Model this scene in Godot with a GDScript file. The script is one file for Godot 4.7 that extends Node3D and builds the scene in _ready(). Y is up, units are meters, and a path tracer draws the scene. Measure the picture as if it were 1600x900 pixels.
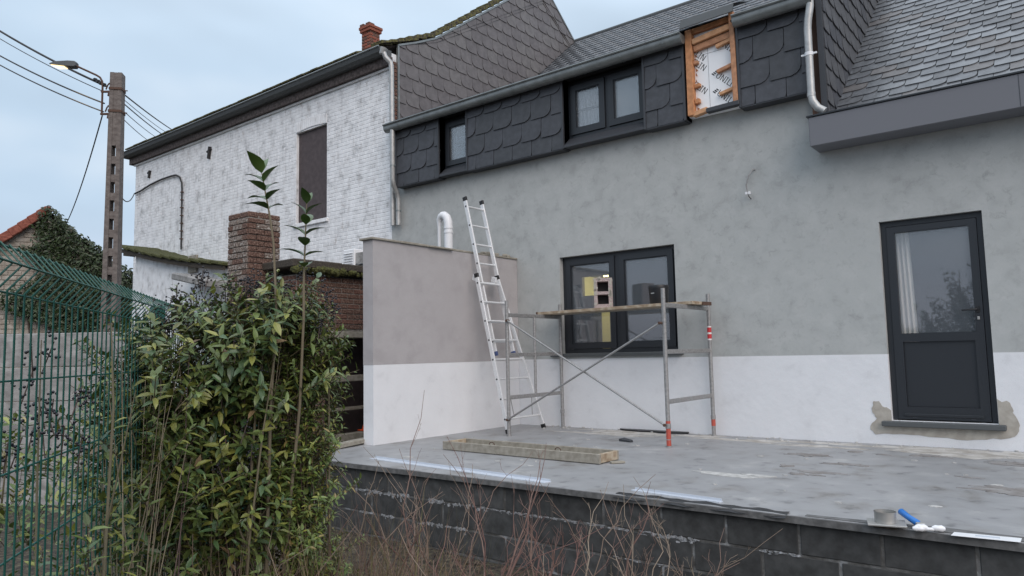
extends Node3D
# Rear of a half finished house with a terrace, a scaffold, a whitewashed neighbour and a garden hedge, on a dull winter afternoon.

const GROUND := -0.68
var M := {}
var used := {}
var rng := RandomNumberGenerator.new()
var gap := 0.011   # width of a brick joint

# ------------------------------------------------------------------ helpers
func lin(r: float, g: float, b: float) -> Color:
	return Color(r, g, b).linear_to_srgb()

func numbered(parent: Node, base: String) -> String:
	var key := str(parent.get_instance_id()) + base
	var n: int = used.get(key, 0)
	used[key] = n + 1
	return base if n == 0 else "%s_%03d" % [base, n]

func new_st() -> SurfaceTool:
	var st := SurfaceTool.new()
	st.begin(Mesh.PRIMITIVE_TRIANGLES)
	st.set_smooth_group(-1)
	st.set_color(Color.WHITE)
	return st

func done(st: SurfaceTool) -> ArrayMesh:
	st.generate_normals()
	return st.commit()

func put(called: String, what, m: Material, parent: Node = self, xf := Transform3D.IDENTITY) -> MeshInstance3D:
	var o := MeshInstance3D.new()
	o.mesh = done(what) if what is SurfaceTool else what
	o.material_override = m
	o.name = numbered(parent, called)
	o.transform = xf
	parent.add_child(o, true)
	return o

func thing(called: String, label: String, category: String, at := Vector3.ZERO, group := "") -> Node3D:
	var o := Node3D.new()
	o.name = numbered(self, called)
	o.position = at
	add_child(o, true)
	tag(o, label, category, group)
	return o

func tag(o: Node, label: String, category: String, group := "", kind := "") -> void:
	if label: o.set_meta("label", label)
	if category: o.set_meta("category", category)
	if group: o.set_meta("group", group)
	if kind: o.set_meta("kind", kind)

func part(called: String, parent: Node, at := Vector3.ZERO) -> Node3D:
	var o := Node3D.new()
	o.name = numbered(parent, called)
	o.position = at
	parent.add_child(o, true)
	return o

# counter-clockwise as seen from outside
func quad(st: SurfaceTool, a: Vector3, b: Vector3, c: Vector3, d: Vector3) -> void:
	for v in [a, c, b, a, d, c]:
		st.add_vertex(v)

func tri(st: SurfaceTool, a: Vector3, b: Vector3, c: Vector3) -> void:
	st.add_vertex(a); st.add_vertex(c); st.add_vertex(b)

func box(st: SurfaceTool, a: Vector3, b: Vector3, xf := Transform3D.IDENTITY) -> void:
	var p := []
	for i in 8:
		p.append(xf * Vector3(b.x if i & 1 else a.x, b.y if i & 2 else a.y, b.z if i & 4 else a.z))
	quad(st, p[4], p[5], p[7], p[6]); quad(st, p[1], p[0], p[2], p[3])
	quad(st, p[5], p[1], p[3], p[7]); quad(st, p[0], p[4], p[6], p[2])
	quad(st, p[6], p[7], p[3], p[2]); quad(st, p[0], p[1], p[5], p[4])

# box with chamfered edges all round
func cbox(st: SurfaceTool, a: Vector3, b: Vector3, c: float, xf := Transform3D.IDENTITY) -> void:
	var ctr := (a + b) / 2.0
	var h := (b - a) / 2.0
	var ax := [Vector3.RIGHT, Vector3.UP, Vector3.BACK]
	for k in 3:
		var k1 := (k + 1) % 3
		var k2 := (k + 2) % 3
		for s in [1.0, -1.0]:
			var n: Vector3 = ax[k] * s * h[k]
			var u: Vector3 = ax[k1] * (h[k1] - c)
			var v: Vector3 = ax[k2] * (h[k2] - c)
			if s > 0: quad(st, xf * (ctr + n - u - v), xf * (ctr + n + u - v), xf * (ctr + n + u + v), xf * (ctr + n - u + v))
			else: quad(st, xf * (ctr + n - u - v), xf * (ctr + n - u + v), xf * (ctr + n + u + v), xf * (ctr + n + u - v))
		for s1 in [1.0, -1.0]:
			for s2 in [1.0, -1.0]:
				# chamfer between faces k1 (sign s1) and k2 (sign s2), running along k
				var p1: Vector3 = ax[k1] * s1 * h[k1] + ax[k2] * s2 * (h[k2] - c)
				var p2: Vector3 = ax[k1] * s1 * (h[k1] - c) + ax[k2] * s2 * h[k2]
				var l: Vector3 = ax[k] * (h[k] - c)
				if s1 * s2 > 0: quad(st, xf * (ctr + p1 + l), xf * (ctr + p1 - l), xf * (ctr + p2 - l), xf * (ctr + p2 + l))
				else: quad(st, xf * (ctr + p1 - l), xf * (ctr + p1 + l), xf * (ctr + p2 + l), xf * (ctr + p2 - l))
	for sx in [1.0, -1.0]:
		for sy in [1.0, -1.0]:
			for sz in [1.0, -1.0]:
				var pa := ctr + Vector3(sx * h.x, sy * (h.y - c), sz * (h.z - c))
				var pb := ctr + Vector3(sx * (h.x - c), sy * h.y, sz * (h.z - c))
				var pc := ctr + Vector3(sx * (h.x - c), sy * (h.y - c), sz * h.z)
				if sx * sy * sz > 0: tri(st, xf * pa, xf * pb, xf * pc)
				else: tri(st, xf * pa, xf * pc, xf * pb)

func bar(st: SurfaceTool, a: Vector3, b: Vector3, w: float, h: float, side := Vector3.UP, c := 0.0) -> void:
	var d := (b - a).normalized()
	var x := side.cross(d).normalized()
	if x.length() < 0.5: x = Vector3.RIGHT.cross(d).normalized()
	var y := d.cross(x)
	var xf := Transform3D(Basis(x, y, d), a)
	if c > 0: cbox(st, Vector3(-w / 2, -h / 2, 0), Vector3(w / 2, h / 2, a.distance_to(b)), c, xf)
	else: box(st, Vector3(-w / 2, -h / 2, 0), Vector3(w / 2, h / 2, a.distance_to(b)), xf)

func tube(st: SurfaceTool, pts: Array, r, sides := 8, caps := true) -> void:
	var n := pts.size()
	var rings := []
	var ref := Vector3.UP
	var dir0: Vector3 = (pts[1] - pts[0]).normalized()
	if absf(dir0.dot(ref)) > 0.9: ref = Vector3.RIGHT
	var x := ref.cross(dir0).normalized()
	for i in n:
		var d: Vector3
		if i == 0: d = pts[1] - pts[0]
		elif i == n - 1: d = pts[n - 1] - pts[n - 2]
		else: d = (pts[i + 1] - pts[i]).normalized() + (pts[i] - pts[i - 1]).normalized()
		d = d.normalized()
		x = (x - d * x.dot(d)).normalized()
		var y := d.cross(x)
		var rr: float = r[i] if r is Array else r
		var ring := []
		for k in sides:
			var a := TAU * k / sides
			ring.append(pts[i] + (x * cos(a) + y * sin(a)) * rr)
		rings.append(ring)
	st.set_smooth_group(0)
	for i in n - 1:
		for k in sides:
			var k2 := (k + 1) % sides
			quad(st, rings[i][k], rings[i][k2], rings[i + 1][k2], rings[i + 1][k])
	st.set_smooth_group(-1)
	if caps:
		for k in range(1, sides - 1):
			tri(st, rings[0][0], rings[0][k + 1], rings[0][k])
			tri(st, rings[n - 1][0], rings[n - 1][k], rings[n - 1][k + 1])

# a flat outline in (u, v) given thickness along n
func prism(st: SurfaceTool, poly: PackedVector2Array, o: Vector3, u: Vector3, v: Vector3, n0: float, n1: float) -> void:
	var n := u.cross(v).normalized()
	var pl := poly
	if Geometry2D.is_polygon_clockwise(pl):
		pl = pl.duplicate(); pl.reverse()
	var ix := Geometry2D.triangulate_polygon(pl)
	for i in range(0, ix.size(), 3):
		var t := [pl[ix[i]], pl[ix[i + 1]], pl[ix[i + 2]]]
		if (t[1] - t[0]).cross(t[2] - t[0]) < 0: t = [t[0], t[2], t[1]]
		tri(st, o + u * t[0].x + v * t[0].y + n * n1, o + u * t[1].x + v * t[1].y + n * n1, o + u * t[2].x + v * t[2].y + n * n1)
		tri(st, o + u * t[0].x + v * t[0].y + n * n0, o + u * t[2].x + v * t[2].y + n * n0, o + u * t[1].x + v * t[1].y + n * n0)
	for i in pl.size():
		var a := pl[i]
		var b := pl[(i + 1) % pl.size()]
		quad(st, o + u * a.x + v * a.y + n * n0, o + u * b.x + v * b.y + n * n0, o + u * b.x + v * b.y + n * n1, o + u * a.x + v * a.y + n * n1)

# slab with openings: front on the plane o + u, v; the back lies `dep` behind
func holed(st: SurfaceTool, o: Vector3, u: Vector3, v: Vector3, w: float, h: float, dep: float, holes: Array) -> void:
	var n := u.cross(v).normalized() * -dep
	var xs := [0.0, w]
	var ys := [0.0, h]
	for r in holes:
		for e in [r.position.x, r.end.x]: if e > 0 and e < w and not xs.has(e): xs.append(e)
		for e in [r.position.y, r.end.y]: if e > 0 and e < h and not ys.has(e): ys.append(e)
	xs.sort(); ys.sort()
	var at := func(x: float, y: float, back: bool) -> Vector3: return o + u * x + v * y + (n if back else Vector3.ZERO)
	for i in xs.size() - 1:
		for j in ys.size() - 1:
			var mid := Vector2((xs[i] + xs[i + 1]) / 2, (ys[j] + ys[j + 1]) / 2)
			var open := false
			for r in holes: if r.has_point(mid): open = true
			if open: continue
			quad(st, at.call(xs[i], ys[j], false), at.call(xs[i + 1], ys[j], false), at.call(xs[i + 1], ys[j + 1], false), at.call(xs[i], ys[j + 1], false))
			quad(st, at.call(xs[i + 1], ys[j], true), at.call(xs[i], ys[j], true), at.call(xs[i], ys[j + 1], true), at.call(xs[i + 1], ys[j + 1], true))
	var rects := [[Rect2(0, 0, w, h), true]]
	for r in holes: rects.append([r, false])
	for e in rects:
		var r: Rect2 = e[0]
		var c := [Vector2(maxf(0, r.position.x), maxf(0, r.position.y)), Vector2(minf(w, r.end.x), maxf(0, r.position.y)), Vector2(minf(w, r.end.x), minf(h, r.end.y)), Vector2(maxf(0, r.position.x), minf(h, r.end.y))]
		for i in 4:
			var a: Vector2 = c[i]
			var b: Vector2 = c[(i + 1) % 4]
			if not e[1]:
				# leave an open edge open where the hole reaches the slab's rim
				if (a.x == b.x and (a.x < 1e-4 or a.x > w - 1e-4)) or (a.y == b.y and (a.y < 1e-4 or a.y > h - 1e-4)): continue
				quad(st, at.call(a.x, a.y, false), at.call(b.x, b.y, false), at.call(b.x, b.y, true), at.call(a.x, a.y, true))
			else:
				# the slab's own rim, left open where an opening runs through it
				var cuts: Array = (xs if a.y == b.y else ys).duplicate()
				if (b - a).x + (b - a).y < 0: cuts.reverse()
				for k in cuts.size() - 1:
					var p := Vector2(cuts[k], a.y) if a.y == b.y else Vector2(a.x, cuts[k])
					var q := Vector2(cuts[k + 1], a.y) if a.y == b.y else Vector2(a.x, cuts[k + 1])
					var inside := (p + q) / 2 + (Vector2(w, h) / 2 - (p + q) / 2).normalized() * 0.0001
					var open := false
					for o2 in holes: if o2.has_point(inside): open = true
					if not open: quad(st, at.call(q.x, q.y, false), at.call(p.x, p.y, false), at.call(p.x, p.y, true), at.call(q.x, q.y, true))

# ------------------------------------------------------------------ materials
func noise_tex(sd: int, freq: float, octaves: int, stops: Array, size := 512, type := FastNoiseLite.TYPE_SIMPLEX_SMOOTH, warp := 0.0) -> NoiseTexture2D:
	var n := FastNoiseLite.new()
	n.seed = sd
	n.noise_type = type
	n.frequency = freq
	n.fractal_type = FastNoiseLite.FRACTAL_FBM
	n.fractal_octaves = octaves
	n.fractal_gain = 0.55
	if warp > 0:
		n.domain_warp_enabled = true
		n.domain_warp_amplitude = warp
		n.domain_warp_frequency = freq * 1.5
	var g := Gradient.new()
	var off := PackedFloat32Array()
	var col := PackedColorArray()
	for s in stops:
		off.append(s[0])
		col.append(s[1] if s[1] is Color else Color(s[1], s[1], s[1]))
	g.offsets = off
	g.colors = col
	var t := NoiseTexture2D.new()
	t.noise = n
	t.width = size
	t.height = size
	t.seamless = true
	t.seamless_blend_skirt = 0.2
	t.color_ramp = g
	return t

func mat(key: String, c: Color, rough := 0.8, metal := 0.0) -> StandardMaterial3D:
	var m := StandardMaterial3D.new()
	m.resource_name = key
	m.albedo_color = c
	m.roughness = rough
	m.metallic = metal
	M[key] = m
	return m

func skin(m: StandardMaterial3D, tex: Texture2D, scale: float, bump: Texture2D = null, cm := 0.0, world := true, stretch := Vector3.ONE) -> StandardMaterial3D:
	m.uv1_triplanar = true
	m.uv1_world_triplanar = world
	m.uv1_scale = stretch * scale
	if tex: m.albedo_texture = tex
	if bump:
		m.heightmap_enabled = true
		m.heightmap_texture = bump
		m.heightmap_scale = cm
	return m

func detail(m: StandardMaterial3D, tex: Texture2D, scale: float) -> void:
	m.detail_enabled = true
	m.detail_blend_mode = BaseMaterial3D.BLEND_MODE_MUL
	m.detail_albedo = tex
	m.detail_uv_layer = BaseMaterial3D.DETAIL_UV_2
	m.uv2_triplanar = true
	m.uv2_world_triplanar = true
	m.uv2_scale = Vector3.ONE * scale

func make_materials() -> void:
	var grit := noise_tex(11, 0.05, 5, [[0.0, 0.0], [1.0, 1.0]])
	var fine := noise_tex(12, 0.12, 4, [[0.2, 0.86], [0.8, 1.0]])
	var speck := noise_tex(13, 0.2, 3, [[0.0, 0.88], [0.35, 0.985], [1.0, 1.0]])
	M.grit_tex = grit
	var trowel := noise_tex(14, 0.03, 6, [[0.1, 0.9], [0.28, 0.97], [0.45, 1.0], [0.8, 0.985]], 1024, FastNoiseLite.TYPE_SIMPLEX_SMOOTH, 60.0)
	# rendered walls
	var st_tex := noise_tex(21, 0.014, 7, [[0.1, lin(.345, .356, .350)], [0.26, lin(0.376, 0.389, 0.384)], [0.4, lin(0.399, 0.414, 0.407)], [0.6, lin(0.409, 0.423, 0.416)], [0.72, lin(0.428, 0.441, 0.434)], [0.85, lin(0.399, 0.414, 0.407)]], 1024, FastNoiseLite.TYPE_SIMPLEX_SMOOTH, 45.0)
	skin(mat("render_grey", Color.WHITE, 0.93), st_tex, 0.19, grit, 0.22)
	detail(M.render_grey, trowel, 0.23)
	var pk_tex := noise_tex(22, 0.009, 6, [[0.2, lin(.415, .395, .40)], [0.45, lin(.45, .43, .435)], [0.85, lin(.472, .452, .457)]], 1024, FastNoiseLite.TYPE_SIMPLEX_SMOOTH, 20.0)
	skin(mat("render_pink", Color.WHITE, 0.93), pk_tex, 0.25, grit, 0.3)
	detail(M.render_pink, fine, 1.7)
	var wp_tex := noise_tex(23, 0.008, 7, [[0.1, lin(.69, .70, .72)], [0.3, lin(.745, .757, .78)], [0.8, lin(.77, .782, .805)]], 1024)
	skin(mat("primer_white", Color(0.975, 0.975, 0.975), 0.75), wp_tex, 0.3, grit, 0.2)
	detail(M.primer_white, speck, 0.9)
	var br_tex := noise_tex(24, 0.02, 5, [[0.25, lin(.34, .315, .275)], [0.75, lin(.42, .395, .35)]])
	skin(mat("fresh_mortar", Color.WHITE, 0.95), br_tex, 0.8, grit, 0.15)
	# whitewashed brick: paint with grime and flaked spots
	var ww_tex := noise_tex(31, 0.012, 8, [[0.05, lin(.42, .39, .37)], [0.13, lin(.63, .62, .62)], [0.26, lin(.73, .735, .75)], [0.42, lin(.785, .795, .81)], [0.75, lin(.83, .84, .86)]], 1024, FastNoiseLite.TYPE_SIMPLEX_SMOOTH, 10.0)
	skin(mat("whitewash", Color.WHITE, 0.85), ww_tex, 0.42, grit, 0.15, true, Vector3(1.0, 0.45, 1.0))
	detail(M.whitewash, noise_tex(32, 0.016, 7, [[0.08, 0.8], [0.3, 0.95], [0.6, 1.0]], 512), 0.35)
	M.whitewash.vertex_color_use_as_albedo = true
	# brick
	var bk := noise_tex(41, 0.05, 6, [[0.2, lin(.075, .04, .032)], [0.5, lin(.14, .068, .05)], [0.8, lin(.21, .115, .085)]], 512)
	skin(mat("brick_red", Color.WHITE, 0.92), bk, 1.1, grit, 0.8)
	var bk2 := noise_tex(42, 0.05, 6, [[0.2, lin(.05, .03, .024)], [0.5, lin(.12, .062, .045)], [0.8, lin(.24, .17, .135)]], 512)
	skin(mat("brick_dark", Color.WHITE, 0.95), bk2, 1.3, grit, 0.9)
	var bk3 := noise_tex(43, 0.04, 6, [[0.2, lin(.09, .06, .05)], [0.5, lin(.19, .15, .125)], [0.75, lin(.36, .33, .30)]], 512)
	skin(mat("brick_lichen", Color.WHITE, 0.95), bk3, 1.2, grit, 0.9)
	var bko := noise_tex(44, 0.05, 5, [[0.2, lin(.18, .055, .035)], [0.8, lin(.33, .11, .07)]], 512)
	skin(mat("brick_orange", Color.WHITE, 0.9), bko, 1.0, grit, 0.6)
	skin(mat("mortar", Color.WHITE, 0.95), noise_tex(45, 0.05, 5, [[0.2, lin(.14, .125, .11)], [0.8, lin(.32, .295, .27)]]), 0.8, grit, 0.6)
	skin(mat("spilt_mortar", Color.WHITE, 0.95), noise_tex(25, 0.03, 5, [[0.2, lin(.36, .355, .34)], [0.8, lin(.52, .515, .50)]]), 0.8, grit, 0.3)
	skin(mat("mortar_film", Color.WHITE, 0.85), noise_tex(26, 0.02, 7, [[0.2, lin(.31, .285, .255)], [0.4, lin(.40, .38, .35)], [0.75, lin(.52, .505, .48)]], 512, FastNoiseLite.TYPE_SIMPLEX_SMOOTH, 25.0), 0.45, grit, 0.15)
	skin(mat("dirt_film", Color.WHITE, 0.7), noise_tex(27, 0.02, 7, [[0.15, lin(.165, .15, .14)], [0.5, lin(.225, .212, .204)], [0.85, lin(.29, .284, .282)]], 512, FastNoiseLite.TYPE_SIMPLEX_SMOOTH, 25.0), 0.45, grit, 0.15)
	skin(mat("lip_concrete", Color.WHITE, 0.85), noise_tex(28, 0.03, 6, [[0.2, lin(.085, .085, .085)], [0.8, lin(.15, .15, .15)]]), 0.7, grit, 0.2)
	# concrete
	var cf_tex := noise_tex(51, 0.012, 8, [[0.08, lin(.17, .162, .155)], [0.22, lin(.25, .246, .243)], [0.36, lin(.288, .29, .296)], [0.62, lin(.302, .305, .313)], [0.74, lin(.33, .331, .335)], [0.88, lin(.40, .398, .395)]], 1024, FastNoiseLite.TYPE_SIMPLEX_SMOOTH, 30.0)
	skin(mat("concrete_floor", Color.WHITE, 0.5), cf_tex, 0.13, grit, 0.12)
	detail(M.concrete_floor, noise_tex(52, 0.02, 6, [[0.12, 0.8], [0.3, 0.96], [0.8, 1.0]], 512), 0.37)
	for k in 3:
		var b0: float = [0.050, 0.060, 0.043][k]
		var cb := noise_tex(55 + k, 0.03, 6, [[0.15, lin(b0 * .7, b0 * .72, b0 * .72)], [0.5, lin(b0, b0 * 1.04, b0 * 1.06)], [0.85, lin(b0 * 1.35, b0 * 1.4, b0 * 1.4)]], 512)
		skin(mat("block_%d" % k, Color.WHITE, 0.9), cb, 0.5, grit, 0.15)
	skin(mat("block_joint", Color.WHITE, 0.95), noise_tex(59, 0.02, 6, [[0.25, lin(.06, .058, .055)], [0.5, lin(.09, .088, .084)], [0.72, lin(.15, .152, .152)], [0.85, lin(.26, .27, .28)]], 512, FastNoiseLite.TYPE_SIMPLEX_SMOOTH, 20.0), 0.5, grit, 0.6)
	skin(mat("lime_bloom", Color.WHITE, 0.95), noise_tex(60, 0.06, 5, [[0.2, lin(.14, .145, .15)], [0.8, lin(.40, .415, .44)]]), 1.0, grit, 0.8)
	skin(mat("concrete_pole", Color.WHITE, 0.9), noise_tex(61, 0.03, 6, [[0.15, lin(.09, .075, .07)], [0.5, lin(.145, .125, .115)], [0.85, lin(.19, .168, .155)]]), 0.7, grit, 0.6)
	skin(mat("concrete_panel", Color.WHITE, 0.9), noise_tex(62, 0.02, 6, [[0.2, lin(.16, .155, .15)], [0.8, lin(.36, .355, .35)]]), 0.5, grit, 0.6)
	# slate
	for k in 4:
		var c: Array = [[.052, .055, .064], [.057, .060, .070], [.048, .051, .058], [.075, .077, .084]][k]
		skin(mat("slate_%d" % k, Color.WHITE, 0.55), noise_tex(70 + k, 0.03, 5, [[0.2, lin(c[0] * .82, c[1] * .82, c[2] * .82)], [0.8, lin(c[0] * 1.16, c[1] * 1.16, c[2] * 1.16)]], 256), 0.9, grit, 0.12)
		var g: Array = [[.130, .120, .123], [.138, .128, .130], [.122, .112, .115], [.145, .136, .136]][k]
		skin(mat("gable_slate_%d" % k, Color.WHITE, 0.6), noise_tex(76 + k, 0.03, 5, [[0.2, lin(g[0] * .85, g[1] * .85, g[2] * .85)], [0.8, lin(g[0] * 1.14, g[1] * 1.14, g[2] * 1.14)]], 256), 0.7, grit, 0.15)
		var r: Array = [[.10, .107, .118], [.112, .119, .130], [.090, .095, .103], [.108, .102, .102]][k]
		skin(mat("roof_slate_%d" % k, Color.WHITE, [0.40, 0.30, 0.48, 0.45][k]), noise_tex(82 + k, 0.03, 5, [[0.2, lin(r[0] * .75, r[1] * .75, r[2] * .75)], [0.8, lin(r[0] * 1.25, r[1] * 1.25, r[2] * 1.25)]], 256), 0.8, grit, 0.2)
	mat("under_slate", lin(.012, .012, .013), 0.95)
	# metal and plastic
	mat("anthracite", lin(.018, .021, .026), 0.42)
	mat("anthracite_trim", lin(.040, .043, .050), 0.5)
	mat("fascia_grey", lin(.145, .149, .166), 0.5)
	skin(mat("zinc", Color.WHITE, 0.5, 0.55), noise_tex(91, 0.02, 5, [[0.2, lin(.20, .215, .215)], [0.8, lin(.27, .29, .29)]]), 0.5, null, 0.0)
	skin(mat("zinc_pipe", Color.WHITE, 0.48, 0.5), noise_tex(92, 0.03, 6, [[0.15, lin(.36, .365, .36)], [0.5, lin(.43, .435, .43)], [0.85, lin(.50, .505, .50)]]), 0.6, null, 0.0)
	mat("lead", lin(.075, .082, .085), 0.6)
	skin(mat("galvanised", Color.WHITE, 0.5, 0.45), noise_tex(93, 0.06, 5, [[0.2, lin(.25, .245, .24)], [0.8, lin(.36, .36, .36)]]), 0.8, null, 0.0)
	skin(mat("aluminium", Color.WHITE, 0.42, 0.25), noise_tex(94, 0.06, 4, [[0.2, lin(.66, .67, .68)], [0.8, lin(.80, .81, .82)]]), 1.5, null, 0.0)
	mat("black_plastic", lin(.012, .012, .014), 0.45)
	mat("blue_cap", lin(.05, .08, .2), 0.5)
	mat("white_plastic", lin(.74, .75, .77), 0.4)
	mat("white_sheet", lin(.50, .54, .60), 0.5)
	mat("red_paint", lin(.42, .075, .05), 0.6)
	mat("tape_red", lin(.5, .03, .035), 0.5)
	mat("tape_white", lin(.75, .72, .72), 0.5)
	mat("blue_handle", lin(.02, .16, .5), 0.35)
	mat("orange_plastic", lin(.75, .09, .02), 0.5)
	mat("fence_green", lin(.014, .085, .068), 0.42)
	mat("copper_cable", lin(.02, .018, .018), 0.6)
	mat("steel", lin(.42, .415, .40), 0.45, 0.6)
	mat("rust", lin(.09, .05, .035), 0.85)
	# wood
	for k in 3:
		var w: Array = [[.50, .235, .11], [.44, .225, .125], [.56, .31, .165]][k]
		skin(mat("raw_timber_%d" % k, Color.WHITE, 0.8), noise_tex(101 + k, 0.03, 5, [[0.2, lin(w[0] * .85, w[1] * .82, w[2] * .8)], [0.5, lin(w[0], w[1], w[2])], [0.8, lin(w[0] * 1.2, w[1] * 1.2, w[2] * 1.2)]], 256), 1.5, grit, 0.06)
	skin(mat("old_wood", Color.WHITE, 0.9), noise_tex(105, 0.012, 5, [[0.15, lin(.21, .19, .155)], [0.5, lin(.275, .255, .215)], [0.85, lin(.33, .31, .265)]]), 1.4, grit, 0.08)
	skin(mat("plank_wood", Color.WHITE, 0.85), noise_tex(106, 0.012, 5, [[0.2, lin(.25, .18, .12)], [0.5, lin(.35, .28, .2)], [0.8, lin(.44, .38, .29)]]), 1.4, grit, 0.08)
	skin(mat("dark_wood", Color.WHITE, 0.9), noise_tex(107, 0.04, 5, [[0.2, lin(.03, .025, .02)], [0.8, lin(.085, .07, .055)]]), 1.4, grit, 0.08)
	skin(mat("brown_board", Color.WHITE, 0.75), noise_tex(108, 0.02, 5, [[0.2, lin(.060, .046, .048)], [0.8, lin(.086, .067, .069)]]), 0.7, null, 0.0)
	skin(mat("eave_board", Color.WHITE, 0.85), noise_tex(109, 0.03, 5, [[0.2, lin(.05, .04, .038)], [0.8, lin(.14, .115, .11)]]), 0.8, null, 0.0)
	# moss and tiles
	skin(mat("moss_tile", Color.WHITE, 0.95), noise_tex(111, 0.03, 6, [[0.25, lin(.04, .035, .03)], [0.45, lin(.085, .075, .04)], [0.6, lin(.11, .105, .03)], [0.8, lin(.17, .15, .07)]]), 0.7, grit, 2.0)
	skin(mat("moss", Color.WHITE, 1.0), noise_tex(112, 0.05, 5, [[0.25, lin(.03, .03, .015)], [0.5, lin(.07, .075, .02)], [0.8, lin(.12, .12, .035)]]), 1.0, grit, 2.5)
	skin(mat("red_tile", Color.WHITE, 0.85), noise_tex(113, 0.03, 5, [[0.2, lin(.16, .045, .03)], [0.8, lin(.30, .10, .065)]]), 0.6, grit, 1.0)
	skin(mat("beige_wall", Color.WHITE, 0.9), noise_tex(114, 0.02, 6, [[0.2, lin(.22, .19, .155)], [0.5, lin(.36, .325, .28)], [0.8, lin(.46, .43, .39)]]), 0.35, grit, 1.0)
	# ground
	skin(mat("soil", Color.WHITE, 0.97), noise_tex(121, 0.02, 7, [[0.2, lin(.018, .014, .011)], [0.5, lin(.05, .04, .03)], [0.7, lin(.075, .065, .04)], [0.85, lin(.13, .11, .075)]], 1024), 0.5, grit, 3.0)
	# plants
	var lf := mat("leaf", Color.WHITE, 0.38)
	lf.vertex_color_use_as_albedo = true
	lf.backlight_enabled = true
	lf.backlight = Color(0.35, 0.38, 0.2)
	var iv := mat("ivy_leaf", Color.WHITE, 0.45)
	iv.vertex_color_use_as_albedo = true
	var tw := mat("twig", Color.WHITE, 0.8)
	tw.vertex_color_use_as_albedo = true
	var dry := mat("dry_grass", Color.WHITE, 0.9)
	dry.vertex_color_use_as_albedo = true
	mat("berry", lin(.009, .008, .014), 0.35)
	# glass: two clear panes a window, a third added in dormers to mirror sky
	var gl := mat("glass", Color(0.9, 0.95, 1.0, 0.03), 0.02)
	gl.transparency = BaseMaterial3D.TRANSPARENCY_ALPHA
	gl.metallic_specular = 0.5
	# rooms
	mat("room_wall", lin(.12, .115, .11), 0.9)
	mat("room_floor", lin(.09, .08, .07), 0.8)
	mat("room_yellow", lin(.60, .58, .40), 0.9)
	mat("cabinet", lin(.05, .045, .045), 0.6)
	mat("curtain", lin(.62, .60, .55), 0.9)
	M.curtain.backlight_enabled = true
	M.curtain.backlight = Color(.3, .3, .28)
	mat("foil", lin(.86, .88, .90), 0.45)
	mat("print", lin(.03, .03, .032), 0.7)
	var lg := mat("lamp_glow", lin(.9, .8, .6), 0.3)
	lg.emission_enabled = true
	lg.emission = Color(1.0, 0.88, 0.66)
	lg.emission_energy_multiplier = 2.2
	var rg := mat("tube_glow", lin(.9, .9, .8), 0.3)
	rg.emission_enabled = true
	rg.emission = Color(1.0, 0.95, 0.7)
	rg.emission_energy_multiplier = 3.0

# ------------------------------------------------------------------ sky, light, camera
func make_sky() -> PanoramaSkyMaterial:
	var w := 768
	var h := 384
	var n := FastNoiseLite.new()
	n.seed = 5
	n.frequency = 1.1
	n.fractal_octaves = 5
	n.fractal_gain = 0.5
	var img := Image.create(w, h, false, Image.FORMAT_RGBF)
	for y in h:
		var up := (0.5 - (y + 0.5) / h) * PI
		for x in w:
			var az := TAU * (x + 0.5) / w
			var d := Vector3(cos(az) * cos(up), sin(up), sin(az) * cos(up))
			var e := maxf(d.y, 0.0)
			# overcast: three tones from the horizon to the zenith, with broken streaks of thinner cloud
			var c := Vector3(.62, .66, .78).lerp(Vector3(.555, .705, .87), smoothstep(0.0, 0.2, e))
			c = c.lerp(Vector3(1.35, 1.5, 1.68), smoothstep(0.28, 1.0, e))
			var q := d * Vector3(1.0, 3.2, 1.0)
			var k := n.get_noise_3dv(q * 1.3) + 0.45 * n.get_noise_3dv(q * 4.0 + Vector3(9, 2, 4))
			c *= 1.0 + 0.22 * k
			c = c.lerp(Vector3(c.length(), c.length(), c.length()) * 0.6, clampf(k * 0.5, 0.0, 0.25))
			if d.y < 0: c = Vector3(.12, .115, .105)
			img.set_pixel(x, y, Color(c.x, c.y, c.z))
	var m := PanoramaSkyMaterial.new()
	m.panorama = ImageTexture.create_from_image(img)
	return m

func make_view() -> void:
	var cam := Camera3D.new()
	cam.name = "camera"
	cam.position = Vector3(0, 1.0375, 8.583)
	cam.rotation_degrees = Vector3(5.229, 38.333, -1.201)
	cam.fov = 43.42
	cam.far = 1500.0
	add_child(cam)
	cam.current = true
	var env := Environment.new()
	env.background_mode = Environment.BG_SKY
	var sky := Sky.new()
	sky.sky_material = make_sky()
	env.sky = sky
	env.tonemap_mode = Environment.TONE_MAPPER_LINEAR
	env.tonemap_exposure = 1.0
	env.sdfgi_enabled = true
	env.ssao_enabled = true
	env.ssil_enabled = true
	var we := WorldEnvironment.new()
	we.name = "environment"
	we.environment = env
	add_child(we)
	var sun := DirectionalLight3D.new()
	sun.name = "sun"
	sun.light_energy = 0.55
	sun.light_angular_distance = 45.0
	sun.light_color = Color(1.0, 0.93, 0.88)
	sun.shadow_enabled = true
	add_child(sun)
	sun.look_at_from_position(Vector3(11, 8, 7.0), Vector3.ZERO)

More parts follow.
